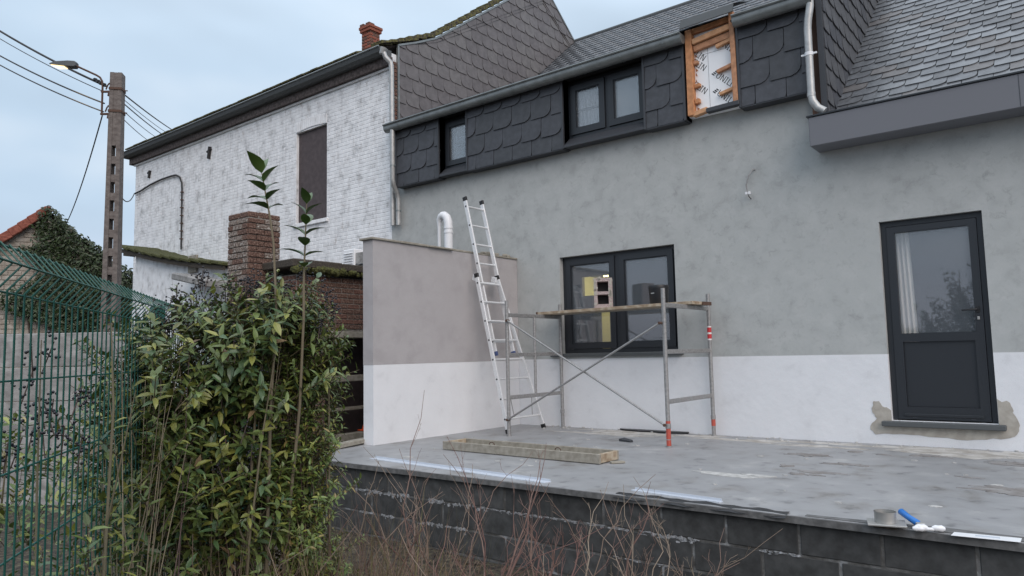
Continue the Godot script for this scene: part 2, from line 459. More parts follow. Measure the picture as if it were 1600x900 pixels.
# ------------------------------------------------------------------ bricks and slates
func brick_mesh(l: float, h: float, d: float, jitter := 0.0) -> ArrayMesh:
	var st := new_st()
	var c := 0.006
	var j := func() -> float: return rng.randf_range(-jitter, jitter)
	var a := [Vector3(c + j.call(), c + j.call(), d), Vector3(l - c + j.call(), c + j.call(), d), Vector3(l - c + j.call(), h - c + j.call(), d), Vector3(c + j.call(), h - c + j.call(), d)]
	var b := [Vector3(0, 0, d - c), Vector3(l, 0, d - c), Vector3(l, h, d - c), Vector3(0, h, d - c)]
	quad(st, a[0], a[1], a[2], a[3])
	for i in 4:
		var k := (i + 1) % 4
		quad(st, b[i], b[k], a[k], a[i])
		quad(st, Vector3(b[i].x, b[i].y, -0.02), Vector3(b[k].x, b[k].y, -0.02), b[k], b[i])
	return done(st)

# running bond on the plane o, u, v. Bricks for which near.call(u, v) holds are pieces; the rest go to `st`
func lay_bricks(parent: Node, o: Vector3, u: Vector3, v: Vector3, w: float, h: float, holes: Array, length: float, course: float, proud: float, mats: Array, near: Callable, st: SurfaceTool = null, tint = null) -> void:
	var n := u.cross(v)
	var lib := {}
	var rows := int(ceil(h / course))
	for r in rows:
		var y0 := r * course
		var bh := minf(course - gap, h - y0)
		if bh < 0.02: continue
		var x := -length / 2.0 if r % 2 else 0.0
		while x < w:
			var l := length
			var x0 := maxf(0.0, x)
			var x1 := minf(w, x + l)
			x += length
			var pieces := [[x0, x1]]
			for hole in holes:
				if y0 + bh * 0.5 < hole.position.y or y0 + bh * 0.5 > hole.end.y: continue
				var cut := []
				for p in pieces:
					if hole.position.x > p[0]: cut.append([p[0], minf(p[1], hole.position.x)])
					if hole.end.x < p[1]: cut.append([maxf(p[0], hole.end.x), p[1]])
				pieces = cut
			for p in pieces:
				var bl: float = p[1] - p[0] - gap
				if bl < 0.025: continue
				var pr := proud * rng.randf_range(0.7, 1.3)
				var at: Vector3 = o + u * (p[0] + gap * 0.5) + v * (y0 + 0.005) + n * (pr - proud)
				var xf := Transform3D(Basis(u, v, n) * Basis(Vector3(0, 0, 1), rng.randf_range(-0.006, 0.006)), at)
				if near.call(p[0], y0):
					var key := "%.2f_%.3f_%d" % [bl, bh, rng.randi() % 3]
					if not lib.has(key): lib[key] = brick_mesh(bl, bh, proud, 0.0025)
					var b := put("brick", lib[key], mats[rng.randi() % mats.size()], parent, xf)
				elif st:
					var j := func() -> float: return rng.randf_range(-0.0055, 0.0055)
					var c := 0.006
					var f := [xf * Vector3(c + j.call(), c + j.call(), proud), xf * Vector3(bl - c + j.call(), c + j.call(), proud), xf * Vector3(bl - c + j.call(), bh - c + j.call(), proud), xf * Vector3(c + j.call(), bh - c + j.call(), proud)]
					var g := [xf * Vector3(0, 0, -0.005), xf * Vector3(bl, 0, -0.005), xf * Vector3(bl, bh, -0.005), xf * Vector3(0, bh, -0.005)]
					if tint != null: st.set_color(tint.call(p[0], y0))
					quad(st, f[0], f[1], f[2], f[3])
					for i in 4:
						quad(st, g[i], g[(i + 1) % 4], f[(i + 1) % 4], f[i])
	if st: st.set_color(Color.WHITE)

func slate_outline(w: float, h: float, cut: float) -> PackedVector2Array:
	var c := absf(cut)
	var g := 0.0035
	var p := PackedVector2Array()
	if cut > 0:      # lower right corner rounded away
		p.append_array([Vector2(g, 0), Vector2(w - g - c, 0), Vector2(w - g - c * 0.45, c * 0.22), Vector2(w - g - c * 0.12, c * 0.6), Vector2(w - g, c * 1.1), Vector2(w - g, h), Vector2(g, h)])
	elif cut < 0:
		p.append_array([Vector2(g + c, 0), Vector2(w - g, 0), Vector2(w - g, h), Vector2(g, h), Vector2(g, c * 1.1), Vector2(g + c * 0.12, c * 0.6), Vector2(g + c * 0.45, c * 0.22)])
	return p

func slate_mesh(poly: PackedVector2Array, h: float, lift: float, thick: float) -> ArrayMesh:
	var st := new_st()
	var pl := poly
	if Geometry2D.is_polygon_clockwise(pl): pl.reverse()
	var z := func(p: Vector2) -> float: return thick + lift * (1.0 - p.y / h)
	var ix := Geometry2D.triangulate_polygon(pl)
	for i in range(0, ix.size(), 3):
		var t := [pl[ix[i]], pl[ix[i + 1]], pl[ix[i + 2]]]
		if (t[1] - t[0]).cross(t[2] - t[0]) < 0: t = [t[0], t[2], t[1]]
		tri(st, Vector3(t[0].x, t[0].y, z.call(t[0])), Vector3(t[1].x, t[1].y, z.call(t[1])), Vector3(t[2].x, t[2].y, z.call(t[2])))
	for i in pl.size():
		var a := pl[i]
		var b := pl[(i + 1) % pl.size()]
		var za: float = z.call(a)
		var zb: float = z.call(b)
		quad(st, Vector3(a.x, a.y, za - thick * 1.6), Vector3(b.x, b.y, zb - thick * 1.6), Vector3(b.x, b.y, zb), Vector3(a.x, a.y, za))
	return done(st)

func lay_slates(parent: Node, o: Vector3, u: Vector3, v: Vector3, region: PackedVector2Array, w: float, h: float, cut: float, mats: Array, near: Callable, rest: SurfaceTool = null, shift := 0.0, lift := 0.019, thick := 0.009) -> void:
	var n := u.cross(v)
	var lo := region[0]
	var hi := region[0]
	for p in region:
		lo = lo.min(p); hi = hi.max(p)
	var full := slate_outline(w, h * 1.28, cut)
	var shared: ArrayMesh = slate_mesh(full, h * 1.28, lift, thick)
	var whole := absf(area(full))
	var r := 0
	var v0 := lo.y - h * 0.25
	while v0 < hi.y:
		var u0 := lo.x - w * (0.5 if r % 2 else 0.0) - w + shift
		while u0 < hi.x:
			var at := Vector2(u0, v0)
			var moved := PackedVector2Array()
			for p in full: moved.append(p + at)
			for piece in Geometry2D.intersect_polygons(moved, region):
				var a := absf(area(piece))
				if a < whole * 0.02: continue
				var local := PackedVector2Array()
				for p in piece: local.append(p - at)
				var mesh: ArrayMesh = shared if a > whole * 0.999 else slate_mesh(local, h * 1.28, lift, thick)
				var tilt := Basis(Vector3(0, 0, 1), rng.randf_range(-0.009, 0.009)) * Basis(Vector3(0, 1, 0), rng.randf_range(-0.010, 0.010))
				var xf := Transform3D(Basis(u, v, n) * tilt, o + u * at.x + v * at.y)
				if near.call(at): put("slate", mesh, mats[rng.randi() % mats.size()], parent, xf)
				elif rest: rest.append_from(mesh, 0, xf)
			u0 += w
		v0 += h
		r += 1

func area(p: PackedVector2Array) -> float:
	var s := 0.0
	for i in p.size(): s += p[i].cross(p[(i + 1) % p.size()])
	return s / 2.0

func yes(_a = null, _b = null) -> bool: return true

# ------------------------------------------------------------------ setting
func make_ground() -> void:
	# garden soil: one sheet, gently uneven close by
	var st := new_st()
	var n := FastNoiseLite.new()
	n.seed = 3
	n.frequency = 0.9
	st.set_smooth_group(0)
	var hgt := func(x: float, z: float) -> float:
		var near := clampf(1.0 - Vector2(x + 2.5, z - 6.0).length() / 7.0, 0.0, 1.0)
		return GROUND + 0.045 * n.get_noise_2d(x * 2.0, z * 2.0) * near + 0.02 * n.get_noise_2d(x * 9.0, z * 9.0) * near
	var xs := [-500.0, -120.0, -40.0, -20.0]
	for i in 90: xs.append(-10.0 + i * 0.14)
	xs.append_array([5.0, 20.0, 60.0, 500.0])
	var zs := [-500.0, -100.0, -30.0, 0.0]
	for i in 60: zs.append(3.6 + i * 0.12)
	zs.append_array([14.0, 30.0, 80.0, 500.0])
	for i in xs.size() - 1:
		for j in zs.size() - 1:
			var a := Vector3(xs[i], hgt.call(xs[i], zs[j]), zs[j])
			var b := Vector3(xs[i + 1], hgt.call(xs[i + 1], zs[j]), zs[j])
			var c := Vector3(xs[i + 1], hgt.call(xs[i + 1], zs[j + 1]), zs[j + 1])
			var d := Vector3(xs[i], hgt.call(xs[i], zs[j + 1]), zs[j + 1])
			quad(st, a, d, c, b)
	var g := put("ground", st, M.soil)
	tag(g, "dark garden soil with scattered dead leaves", "ground", "", "structure")

func make_terrace() -> void:
	var t := thing("terrace", "raised grey concrete terrace on dark blocks behind the house", "terrace")
	t.set_meta("kind", "structure")
	# slab with a slightly ragged front lip
	var st := new_st()
	var edge := PackedVector2Array([Vector2(-6.92, 0.0), Vector2(4.0, 0.0), Vector2(4.0, 3.9)])
	var x := 3.9
	while x > -6.9:
		edge.append(Vector2(x, 3.885 + rng.randf_range(-0.012, 0.012)))
		x -= 0.19
	edge.append(Vector2(-6.92, 3.88))
	var flipped := PackedVector2Array()
	for p in edge: flipped.append(Vector2(p.x, -p.y))
	prism(st, flipped, Vector3.ZERO, Vector3.RIGHT, Vector3.FORWARD, -0.045, 0.0)
	put("slab", st, M.concrete_floor, t)
	# core behind the blocks
	st = new_st()
	box(st, Vector3(-6.9, GROUND - 0.3, 0.02), Vector3(4.0, -0.046, 3.8485))
	put("joint_backing", st, M.block_joint, t)
	# blocks in three courses, front and left end
	var pitch := 0.473
	for row in 4:
		var y1 := -0.048 - row * 0.208
		var off := 0.0 if row % 2 == 0 else 0.235
		for i in range(-10, 15):
			var x0 := -2.444 + off + i * pitch
			if x0 + pitch < -6.9 or x0 > 4.0: continue
			var a := maxf(x0 + 0.009, -6.9)
			var b := minf(x0 + pitch - 0.009, 4.0)
			if b - a < 0.03: continue
			st = new_st()
			var dz := rng.randf_range(-0.002, 0.003)
			cbox(st, Vector3(a, y1 - 0.193, 3.72), Vector3(b, y1, 3.8535 + dz), 0.005)
			put("block", st, M["block_%d" % (rng.randi() % 3)], t)
	# lime that ran out of the joints: thin crumbs strung along them
	for e in [[-5.75, -0.25, 0.75, 60, 0.022], [-4.75, -0.25, 0.7, 46, 0.02], [-4.05, -0.25, 0.6, 30, 0.014], [-3.45, -0.25, 0.55, 30, 0.014], [-2.95, -0.25, 0.5, 34, 0.016], [-2.55, -0.25, 0.4, 40, 0.020], [-1.75, -0.25, 0.25, 22, 0.014], [-5.7, -0.458, 0.5, 34, 0.02], [-4.9, -0.458, 0.6, 34, 0.02], [-2.9, -0.458, 0.5, 14, 0.01]]:
		st = new_st()
		for i in e[3]:
			var poly := PackedVector2Array()
			var w := rng.randf_range(0.004, 0.030)
			var hh: float = e[4] * rng.randf_range(0.1, 0.55) * (1.7 if e[0] < -4.5 else 1.0)
			for k in 9:
				var ang := TAU * k / 9.0
				poly.append(Vector2(cos(ang) * w, sin(ang) * hh) * rng.randf_range(0.6, 1.1))
			prism(st, poly, Vector3(e[0] + rng.randf() * e[2], e[1] - absf(rng.randfn()) * e[4] * 0.8 + e[4] * 0.4, 3.850), Vector3.RIGHT, Vector3.UP, 0.0, rng.randf_range(0.0045, 0.0065))
		var lc := put("lime_crumbs", st, M.lime_bloom, t)
		lc.set_meta("kind", "stuff")
	# dried mortar spilt on the slab
	for s in [[-2.45, 2.67, 0.34, 0.10, 0.004], [-2.2, 2.6, 0.16, 0.05, 0.006], [-0.85, 3.15, 0.045, 0.03, 0.003], [-4.6, 3.05, 0.05, 0.02, 0.003], [-4.15, 3.12, 0.04, 0.02, 0.003], [-5.6, 3.3, 0.08, 0.04, 0.003], [-0.6, 2.1, 0.05, 0.03, 0.003]]:
		var poly := PackedVector2Array()
		for i in 18:
			var ang := TAU * i / 18.0
			var rr := rng.randf_range(0.55, 1.1)
			poly.append(Vector2(cos(ang) * s[2] * rr, sin(ang) * s[3] * rr))
		st = new_st()
		prism(st, poly, Vector3(s[0], 0, s[1]), Vector3.RIGHT, Vector3.FORWARD, -0.002, s[4])
		put("mortar_spill", st, M.spilt_mortar, t)

	# film of mortar washed down along the foot of the wall, brown dirt further out, bare block heads at the lip
	var films := []
	for k in 22: films.append([rng.randf_range(-5.2, 1.4), rng.randf_range(0.05, 0.55), rng.randf_range(0.3, 0.95), rng.randf_range(0.06, 0.24), "mortar_film"])
	for k in 26: films.append([rng.randf_range(-2.4, 1.2), rng.randf_range(0.7, 2.4), rng.randf_range(0.08, 0.4), rng.randf_range(0.03, 0.14), "dirt_film"])
	for k in 34: films.append([rng.randf_range(-6.2, 0.8), rng.randf_range(0.4, 3.6), rng.randf_range(0.012, 0.05), rng.randf_range(0.006, 0.02), "spilt_mortar"])
	for k in films.size():
		var f: Array = films[k]
		var poly := PackedVector2Array()
		var nn := 40 if f[2] > 0.1 else 9
		var ph := rng.randf() * TAU
		for i in nn:
			var ang := TAU * i / nn
			var rr := 0.66 + 0.2 * sin(ang * 3.0 + ph) + 0.1 * sin(ang * 7.0 + ph * 2.0) + rng.randf_range(-0.2, 0.2)
			poly.append(Vector2(cos(ang) * f[2], sin(ang) * f[3]) * rr)
		st = new_st()
		prism(st, poly, Vector3(f[0], 0, maxf(f[1], f[3] + 0.02)), Vector3.RIGHT, Vector3.FORWARD, -0.001, 0.0008 + 0.00011 * k)
		put("mortar_stain" if f[4] != "dirt_film" else "dirt_stain", st, M[f[4]], t)
	st = new_st()
	var lip := PackedVector2Array()
	for i in 30: lip.append(Vector2(-1.45 + i * 0.185, -3.75 - 0.09 * exp(-i * 0.5) + rng.randf_range(-0.018, 0.012)))
	lip.append(Vector2(3.92, -3.872))
	lip.append(Vector2(-1.45, -3.872))
	prism(st, lip, Vector3.ZERO, Vector3.RIGHT, Vector3.FORWARD, -0.001, 0.0045)
	put("bare_lip", st, M.lip_concrete, t)
	st = new_st()
	box(st, Vector3(-6.92, -0.0455, 3.868), Vector3(4.0, -0.003, 3.9015))
	put("lip_face", st, M.lip_concrete, t)
	# loose strips along the edge
	var e := thing("edge_strip", "long pale metal strip lying along the terrace edge nearest the hedge", "strip", Vector3(-4.7, 0, 3.7), "loose strips along the terrace edge")
	st = new_st()
	prism(st, PackedVector2Array([Vector2(-1.15, 0.10), Vector2(1.2, -0.10), Vector2(1.22, -0.02), Vector2(-1.13, 0.17)]), Vector3.ZERO, Vector3.RIGHT, Vector3.FORWARD, 0.0, 0.006)
	put("strip", st, M.white_sheet, e)
	st = new_st()
	bar(st, Vector3(-1.14, 0.012, -0.172), Vector3(1.21, 0.012, 0.022), 0.004, 0.022)
	put("flange", st, M.white_sheet, e)
	e = thing("edge_strip", "short pale metal strip beside the black membrane on the terrace edge", "strip", Vector3(-2.4, 0, 3.74), "loose strips along the terrace edge")
	st = new_st()
	prism(st, PackedVector2Array([Vector2(-0.36, 0.03), Vector2(0.36, -0.04), Vector2(0.37, 0.0), Vector2(-0.35, 0.065)]), Vector3.ZERO, Vector3.RIGHT, Vector3.FORWARD, 0.0, 0.008)
	put("strip", st, M.white_sheet, e)
	st = new_st()
	bar(st, Vector3(-0.34, 0.014, -0.062), Vector3(0.36, 0.014, 0.0), 0.004, 0.02)
	put("flange", st, M.white_sheet, e)
	e = thing("white_strip", "wide white plastic strip on the terrace edge at the far right", "strip", Vector3(-0.5, 0, 3.91), "loose strips along the terrace edge")
	st = new_st()
	prism(st, PackedVector2Array([Vector2(-0.16, -0.03), Vector2(0.15, 0.0), Vector2(0.15, 0.10), Vector2(-0.155, 0.06)]), Vector3.ZERO, Vector3.RIGHT, Vector3.FORWARD, 0.0045, 0.006)
	put("strip", st, M.white_plastic, e)
	st = new_st()
	prism(st, PackedVector2Array([Vector2(-0.05, 0.015), Vector2(0.06, 0.025), Vector2(0.055, 0.06), Vector2(-0.055, 0.045)]), Vector3(0, 0.0055, 0), Vector3.RIGHT, Vector3.FORWARD, 0.0, 0.0015)
	put("paper_label", st, M.white_sheet, e)
	# black membrane hanging out from under the lip
	st = new_st()
	var pr := Vector3(-2.8, 0.004, 3.86)
	for i in 24:
		var q := Vector3(-2.8 + (i + 1) * 0.052, 0.004 + 0.004 * sin(i * 1.7), 3.865 + 0.012 * sin(i * 0.9))
		quad(st, pr + Vector3(0, -0.024, 0.045), q + Vector3(0, -0.024, 0.045), q, pr)
		quad(st, pr, q, q + Vector3(0, 0.001, -0.05), pr + Vector3(0, 0.001, -0.05))
		pr = q
	var mem := put("membrane", st, M.black_plastic)
	tag(mem, "black damp proof membrane poking out along the terrace edge", "membrane")
	# gap at the foot of the wall, its darkness drawn as a black sheet
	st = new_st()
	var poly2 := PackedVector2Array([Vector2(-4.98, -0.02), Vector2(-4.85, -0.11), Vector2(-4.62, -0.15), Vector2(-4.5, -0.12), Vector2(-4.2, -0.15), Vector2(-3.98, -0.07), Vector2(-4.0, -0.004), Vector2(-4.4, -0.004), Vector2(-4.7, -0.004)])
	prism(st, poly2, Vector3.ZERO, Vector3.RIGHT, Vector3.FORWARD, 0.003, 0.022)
	var f := put("dark_gap_sheet", st, M.black_plastic)
	tag(f, "dark jagged gap at the foot of the white wall, drawn as a black sheet", "dark_gap")
	# crumb of roofing
	st = new_st()
	prism(st, PackedVector2Array([Vector2(-0.09, 0.0), Vector2(0.08, -0.045), Vector2(0.1, -0.01), Vector2(-0.04, 0.05)]), Vector3(-4.28, 0, 1.1), Vector3.RIGHT, Vector3(0, 0.25, -0.97), 0.0, 0.03)
	var cr := put("slate_shard", st, M.slate_2)
	tag(cr, "small dark broken shard lying on the terrace near the scaffold", "debris")
	# old board along the terrace's left end
	st = new_st()
	bar(st, Vector3(-6.80, 0.03, 3.35), Vector3(-6.98, 0.05, 2.45), 0.12, 0.05, Vector3.UP, 0.006)
	var bd := put("edge_board", st, M.old_wood)
	tag(bd, "short weathered board beside the end of the rendered wall", "board")

# ------------------------------------------------------------------ grey house
func window_unit(parent: Node, called: String, x0: float, x1: float, y0: float, y1: float, z: float, outer: float, sashes: Array, sash_w: float, frame_mat: Material, proud := 0.02, panes := 2) -> Node3D:
	# outer frame, then for each sash [xa, xb, ya, yb] a frame and its panes
	var w := part(called, self if parent == null else parent)
	var st := new_st()
	holed(st, Vector3(x0, y0, z), Vector3.RIGHT, Vector3.UP, x1 - x0, y1 - y0, 0.07, sashes.map(func(s): return Rect2(s[0] - x0, s[2] - y0, s[1] - s[0], s[3] - s[2])))
	put("frame", st, frame_mat, w)
	for s in sashes:
		st = new_st()
		holed(st, Vector3(s[0] + 0.003, s[2] + 0.003, z + proud), Vector3.RIGHT, Vector3.UP, s[1] - s[0] - 0.006, s[3] - s[2] - 0.006, 0.06, [Rect2(sash_w, sash_w, s[1] - s[0] - 0.006 - 2 * sash_w, s[3] - s[2] - 0.006 - 2 * sash_w)])
		# glazing bead
		var a := Vector3(s[0] + sash_w + 0.003, s[2] + sash_w + 0.003, 0)
		var b := Vector3(s[1] - sash_w - 0.003, s[3] - sash_w - 0.003, 0)
		holed(st, Vector3(a.x + 0.0005, a.y + 0.0005, z + proud - 0.012), Vector3.RIGHT, Vector3.UP, b.x - a.x - 0.001, b.y - a.y - 0.001, 0.02, [Rect2(0.012, 0.012, b.x - a.x - 0.025, b.y - a.y - 0.025)])
		put("sash", st, frame_mat, w)
		for k in panes:
			st = new_st()
			box(st, Vector3(a.x + 0.002, a.y + 0.002, z + proud - 0.030 - 0.014 * k), Vector3(b.x - 0.002, b.y - 0.002, z + proud - 0.026 - 0.014 * k))
			put("pane", st, M.glass, w)
	return w

func make_house() -> void:
	var hs := thing("grey_house", "grey rendered house with slate dormers, dark window and glazed door", "house", Vector3.ZERO)
	var XL := -9.45
	var XR := 5.0
	var st := new_st()
	var win := Rect2(-5.9 - XL, 1.03, 1.80, 1.385)
	var door := Rect2(-1.685 - XL, 0.255, 0.945, 2.13)
	var band := 0.955
	# upper, grey part of the wall
	var XM := -2.1
	holed(st, Vector3(XL, band, 0), Vector3.RIGHT, Vector3.UP, XM - XL, 4.0 - band, 0.32, [Rect2(win.position.x, win.position.y - band, win.size.x, win.size.y)])
	holed(st, Vector3(XM, band, 0), Vector3.RIGHT, Vector3.UP, XR - XM, 3.57 - band, 0.32, [Rect2(door.position.x + XL - XM, -1, door.size.x, door.end.y - band + 1), Rect2(0.35 - XM, 0.4, 1.2, 1.75)])
	put("upper_wall", st, M.render_grey, hs)
	# lower, primed part
	st = new_st()
	holed(st, Vector3(XL, -0.3, 0), Vector3.RIGHT, Vector3.UP, XR - XL, band + 0.3, 0.32, [Rect2(door.position.x, door.position.y + 0.3, door.size.x, 3.0)])
	put("primed_wall", st, M.primer_white, hs)
	# attic front behind the dormer cladding
	st = new_st()
	holed(st, Vector3(XL, 4.0, 0.0), Vector3.RIGHT, Vector3.UP, 7.3, 1.0, 0.2, [Rect2(-8.13 - XL, 0.0, 0.62, 0.93), Rect2(-5.66 - XL, 0.0, 1.3, 0.93)])
	put("attic_wall", st, M.under_slate, hs)
	# flank, back and floor
	st = new_st()
	box(st, Vector3(XL, GROUND, -9.0), Vector3(XL + 0.2, 5.05, -0.325))
	box(st, Vector3(XR - 0.2, GROUND, -9.0), Vector3(XR, 3.6, -0.325))
	box(st, Vector3(XL + 0.2, GROUND, -9.0), Vector3(XR - 0.2, 6.0, -8.8))
	put("flank_wall", st, M.room_wall, hs)
	st = new_st()
	box(st, Vector3(XL + 0.2, 0.16, -8.8), Vector3(XR - 0.2, 0.24, -0.325))
	put("inside_floor", st, M.room_floor, hs)
	st = new_st()
	box(st, Vector3(XL + 0.2, 2.85, -8.8), Vector3(XR - 0.2, 3.05, -0.325))
	put("inside_ceiling", st, M.room_wall, hs)
	# partition with a doorway into a lit room
	st = new_st()
	holed(st, Vector3(XL + 0.2, 0.241, -4.5), Vector3.RIGHT, Vector3.UP, 14.0, 2.6, 0.1, [Rect2(-8.42 - XL - 0.2, 0.0, 0.66, 2.42)])
	put("partition", st, M.room_wall, hs)
	st = new_st()
	box(st, Vector3(-9.2, 0.241, -6.6), Vector3(-6.6, 2.84, -6.5))
	box(st, Vector3(-6.7, 0.241, -6.5), Vector3(-6.6, 2.84, -4.61))
	box(st, Vector3(-9.24, 0.241, -6.5), Vector3(-9.2, 2.84, -4.61))
	put("lit_room", st, M.room_yellow, hs)
	# primed reveals
	# mortar patches around the door sill
	st = new_st()
	var mp := PackedVector2Array([Vector2(-1.86, 0.44), Vector2(-1.80, 0.455), Vector2(-1.77, 0.40), Vector2(-1.70, 0.37), Vector2(-1.687, 0.36), Vector2(-1.687, 0.25), Vector2(-0.738, 0.25), Vector2(-0.738, 0.50), Vector2(-0.70, 0.47), Vector2(-0.66, 0.485), Vector2(-0.62, 0.42), Vector2(-0.60, 0.34), Vector2(-0.57, 0.25), Vector2(-0.60, 0.16), Vector2(-0.66, 0.125), Vector2(-0.85, 0.10), Vector2(-1.1, 0.085), Vector2(-1.35, 0.10), Vector2(-1.6, 0.115), Vector2(-1.85, 0.10), Vector2(-1.90, 0.15), Vector2(-1.88, 0.22), Vector2(-1.83, 0.27), Vector2(-1.87, 0.33)])
	var rough := PackedVector2Array()
	for i in mp.size():
		var a := mp[i]
		var b := mp[(i + 1) % mp.size()]
		rough.append(a)
		if a.distance_to(b) > 0.05 and not (absf(a.y - b.y) < 0.001 or absf(a.x - b.x) < 0.001):
			for k in [0.33, 0.66]: rough.append(a.lerp(b, k) + Vector2(rng.randf_range(-0.012, 0.012), rng.randf_range(-0.012, 0.012)))
	prism(st, rough, Vector3.ZERO, Vector3.RIGHT, Vector3.UP, -0.001, 0.005)
	put("mortar_patch", st, M.fresh_mortar, hs)
	# rubble of mortar along the foot of the wall
	st = new_st()
	for i in 240:
		var x := rng.randf_range(-6.4, 0.5)
		var r := 0.002 + 0.012 * pow(rng.randf(), 3.0)
		var p := Vector3(x, 0, 0.01 + 0.35 * pow(rng.randf(), 2.0))
		cbox(st, Vector3(-r * 1.5, -0.003, -r), Vector3(r * 1.5, r * 1.1, r), r * 0.35, Transform3D(Basis(Vector3.UP, rng.randf() * TAU), p))
	var rb := put("mortar_crumbs", st, M.spilt_mortar, hs)
	rb.set_meta("kind", "stuff")

	# ---- big window
	var w := window_unit(hs, "window", -5.9, -4.1, 1.03, 2.415, -0.085, 0.06, [[-5.84, -5.035, 1.09, 2.37], [-4.965, -4.155, 1.09, 2.37]], 0.075, M.anthracite)
	st = new_st()
	cbox(st, Vector3(-6.06, 0.985, -0.09), Vector3(-4.03, 1.028, 0.07), 0.006)
	put("sill", st, M.lead, w)
	# ---- door
	var d := part("door", hs)
	st = new_st()
	holed(st, Vector3(-1.685, 0.262, -0.06), Vector3.RIGHT, Vector3.UP, 0.945, 2.12, 0.07, [Rect2(0.055, -0.1, 0.835, 2.165)])
	put("frame", st, M.anthracite, d)
	st = new_st()
	holed(st, Vector3(-1.626, 0.27, -0.045), Vector3.RIGHT, Vector3.UP, 0.827, 2.05, 0.065, [Rect2(0.075, 0.90, 0.68, 1.085), Rect2(0.09, 0.13, 0.65, 0.68)])
	put("leaf", st, M.anthracite, d)
	st = new_st()
	box(st, Vector3(-1.5345, 0.402, -0.105), Vector3(-0.888, 1.0785, -0.068))
	put("panel", st, M.anthracite, d)
	st = new_st()
	cbox(st, Vector3(-1.57, 0.30, -0.044), Vector3(-0.86, 0.33, -0.03), 0.006)
	put("drip_rail", st, M.anthracite, d)
	for x in [-1.47, -0.95]:
		st = new_st()
		cbox(st, Vector3(x - 0.02, 0.281, -0.044), Vector3(x + 0.02, 0.292, -0.038), 0.002)
		put("drain_cap", st, M.anthracite_trim, d)
	for z in [-0.075, -0.1]:
		st = new_st()
		box(st, Vector3(-1.5495, 1.1715, z), Vector3(-0.8725, 2.2535, z + 0.004))
		put("pane", st, M.glass, d)
	var hd := part("handle", d)
	st = new_st()
	cbox(st, Vector3(-0.865, 1.36, -0.044), Vector3(-0.825, 1.42, -0.034), 0.004)
	put("rosette", st, M.black_plastic, hd)
	st = new_st()
	tube(st, [Vector3(-0.845, 1.39, -0.036), Vector3(-0.845, 1.39, 0.005), Vector3(-0.855, 1.39, 0.014), Vector3(-0.975, 1.388, 0.014)], 0.009, 8)
	put("lever", st, M.black_plastic, hd)
	st = new_st()
	cbox(st, Vector3(-0.852, 1.285, -0.044), Vector3(-0.83, 1.32, -0.032), 0.004)
	put("lock", st, M.steel, d)
	st = new_st()
	cbox(st, Vector3(-1.775, 0.195, -0.1), Vector3(-0.675, 0.25, 0.075), 0.008)
	put("sill", st, M.lead, d)
	# curtain inside, a fall of pleats
	st = new_st()
	st.set_smooth_group(0)
	for k in 28:
		var xa := -1.66 + k * 0.0095
		var xb := xa + 0.0095
		var za := -0.26 + 0.018 * sin(k * 1.15)
		var zb := -0.26 + 0.018 * sin((k + 1) * 1.15)
		quad(st, Vector3(xa, 0.3, za), Vector3(xb, 0.3, zb), Vector3(xb - k * 0.0022, 2.5, zb), Vector3(xa - (k - 1) * 0.0022, 2.5, za))
	put("curtain", st, M.curtain, d)
	# ---- part of another frame at the right rim
	window_unit(hs, "window", 0.35, 1.55, 1.355, 3.105, -0.085, 0.06, [[0.42, 1.48, 1.42, 3.04]], 0.07, M.anthracite)

	# ---- dormer front
	var dz := 0.165
	var dorm := part("dormer_front", hs)
	var segs := [[-9.16, -8.12], [-7.52, -5.65], [-4.37, -3.775], [-3.09, -2.27]]
	var b0 := 3.95
	var b1 := 4.97
	for s in segs:
		st = new_st()
		box(st, Vector3(s[0], b0, 0.004), Vector3(s[1], b1, dz - 0.012))
		put("backing", st, M.under_slate, dorm)
		st = new_st()
		box(st, Vector3(s[0], b0 - 0.004, 0.004), Vector3(s[0] + 0.03, b1, dz + 0.02))
		put("edge_trim", st, M.anthracite_trim, dorm)
		st = new_st()
		box(st, Vector3(s[1] - 0.03, b0 - 0.004, 0.004), Vector3(s[1], b1, dz + 0.02))
		put("edge_trim", st, M.anthracite_trim, dorm)
		st = new_st()
		box(st, Vector3(s[0] + 0.03, b0 - 0.012, 0.004), Vector3(s[1] - 0.03, b0, dz + 0.008))
		put("bottom_trim", st, M.anthracite_trim, dorm)
		var wid: float = s[1] - s[0] - 0.06
		lay_slates(dorm, Vector3(s[0] + 0.03, b0 + 0.002, dz - 0.012), Vector3.RIGHT, Vector3.UP, PackedVector2Array([Vector2(0, 0), Vector2(wid, 0), Vector2(wid, b1 - b0), Vector2(0, b1 - b0)]), 0.365, 0.305, 0.11, [M.slate_0, M.slate_1, M.slate_2, M.slate_0], yes, null, 0.17)
	# dormer windows
	var dw := window_unit(hs, "dormer_window", -8.115, -7.525, 4.10, 4.93, 0.03, 0.05, [[-8.08, -7.56, 4.14, 4.87]], 0.075, M.anthracite, 0.025, 3)  # third pane added to strengthen the mirrored sky
	st = new_st()
	quad(st, Vector3(-8.12, 3.985, dz + 0.015), Vector3(-7.52, 3.985, dz + 0.015), Vector3(-7.52, 4.11, 0.032), Vector3(-8.12, 4.11, 0.032))
	quad(st, Vector3(-8.12, 3.955, dz + 0.015), Vector3(-7.52, 3.955, dz + 0.015), Vector3(-7.52, 3.985, dz + 0.015), Vector3(-8.12, 3.985, dz + 0.015))
	quad(st, Vector3(-8.12, 3.955, 0.004), Vector3(-7.52, 3.955, 0.004), Vector3(-7.52, 3.955, dz + 0.015), Vector3(-8.12, 3.955, dz + 0.015))
	put("sloping_sill", st, M.anthracite_trim, dw)
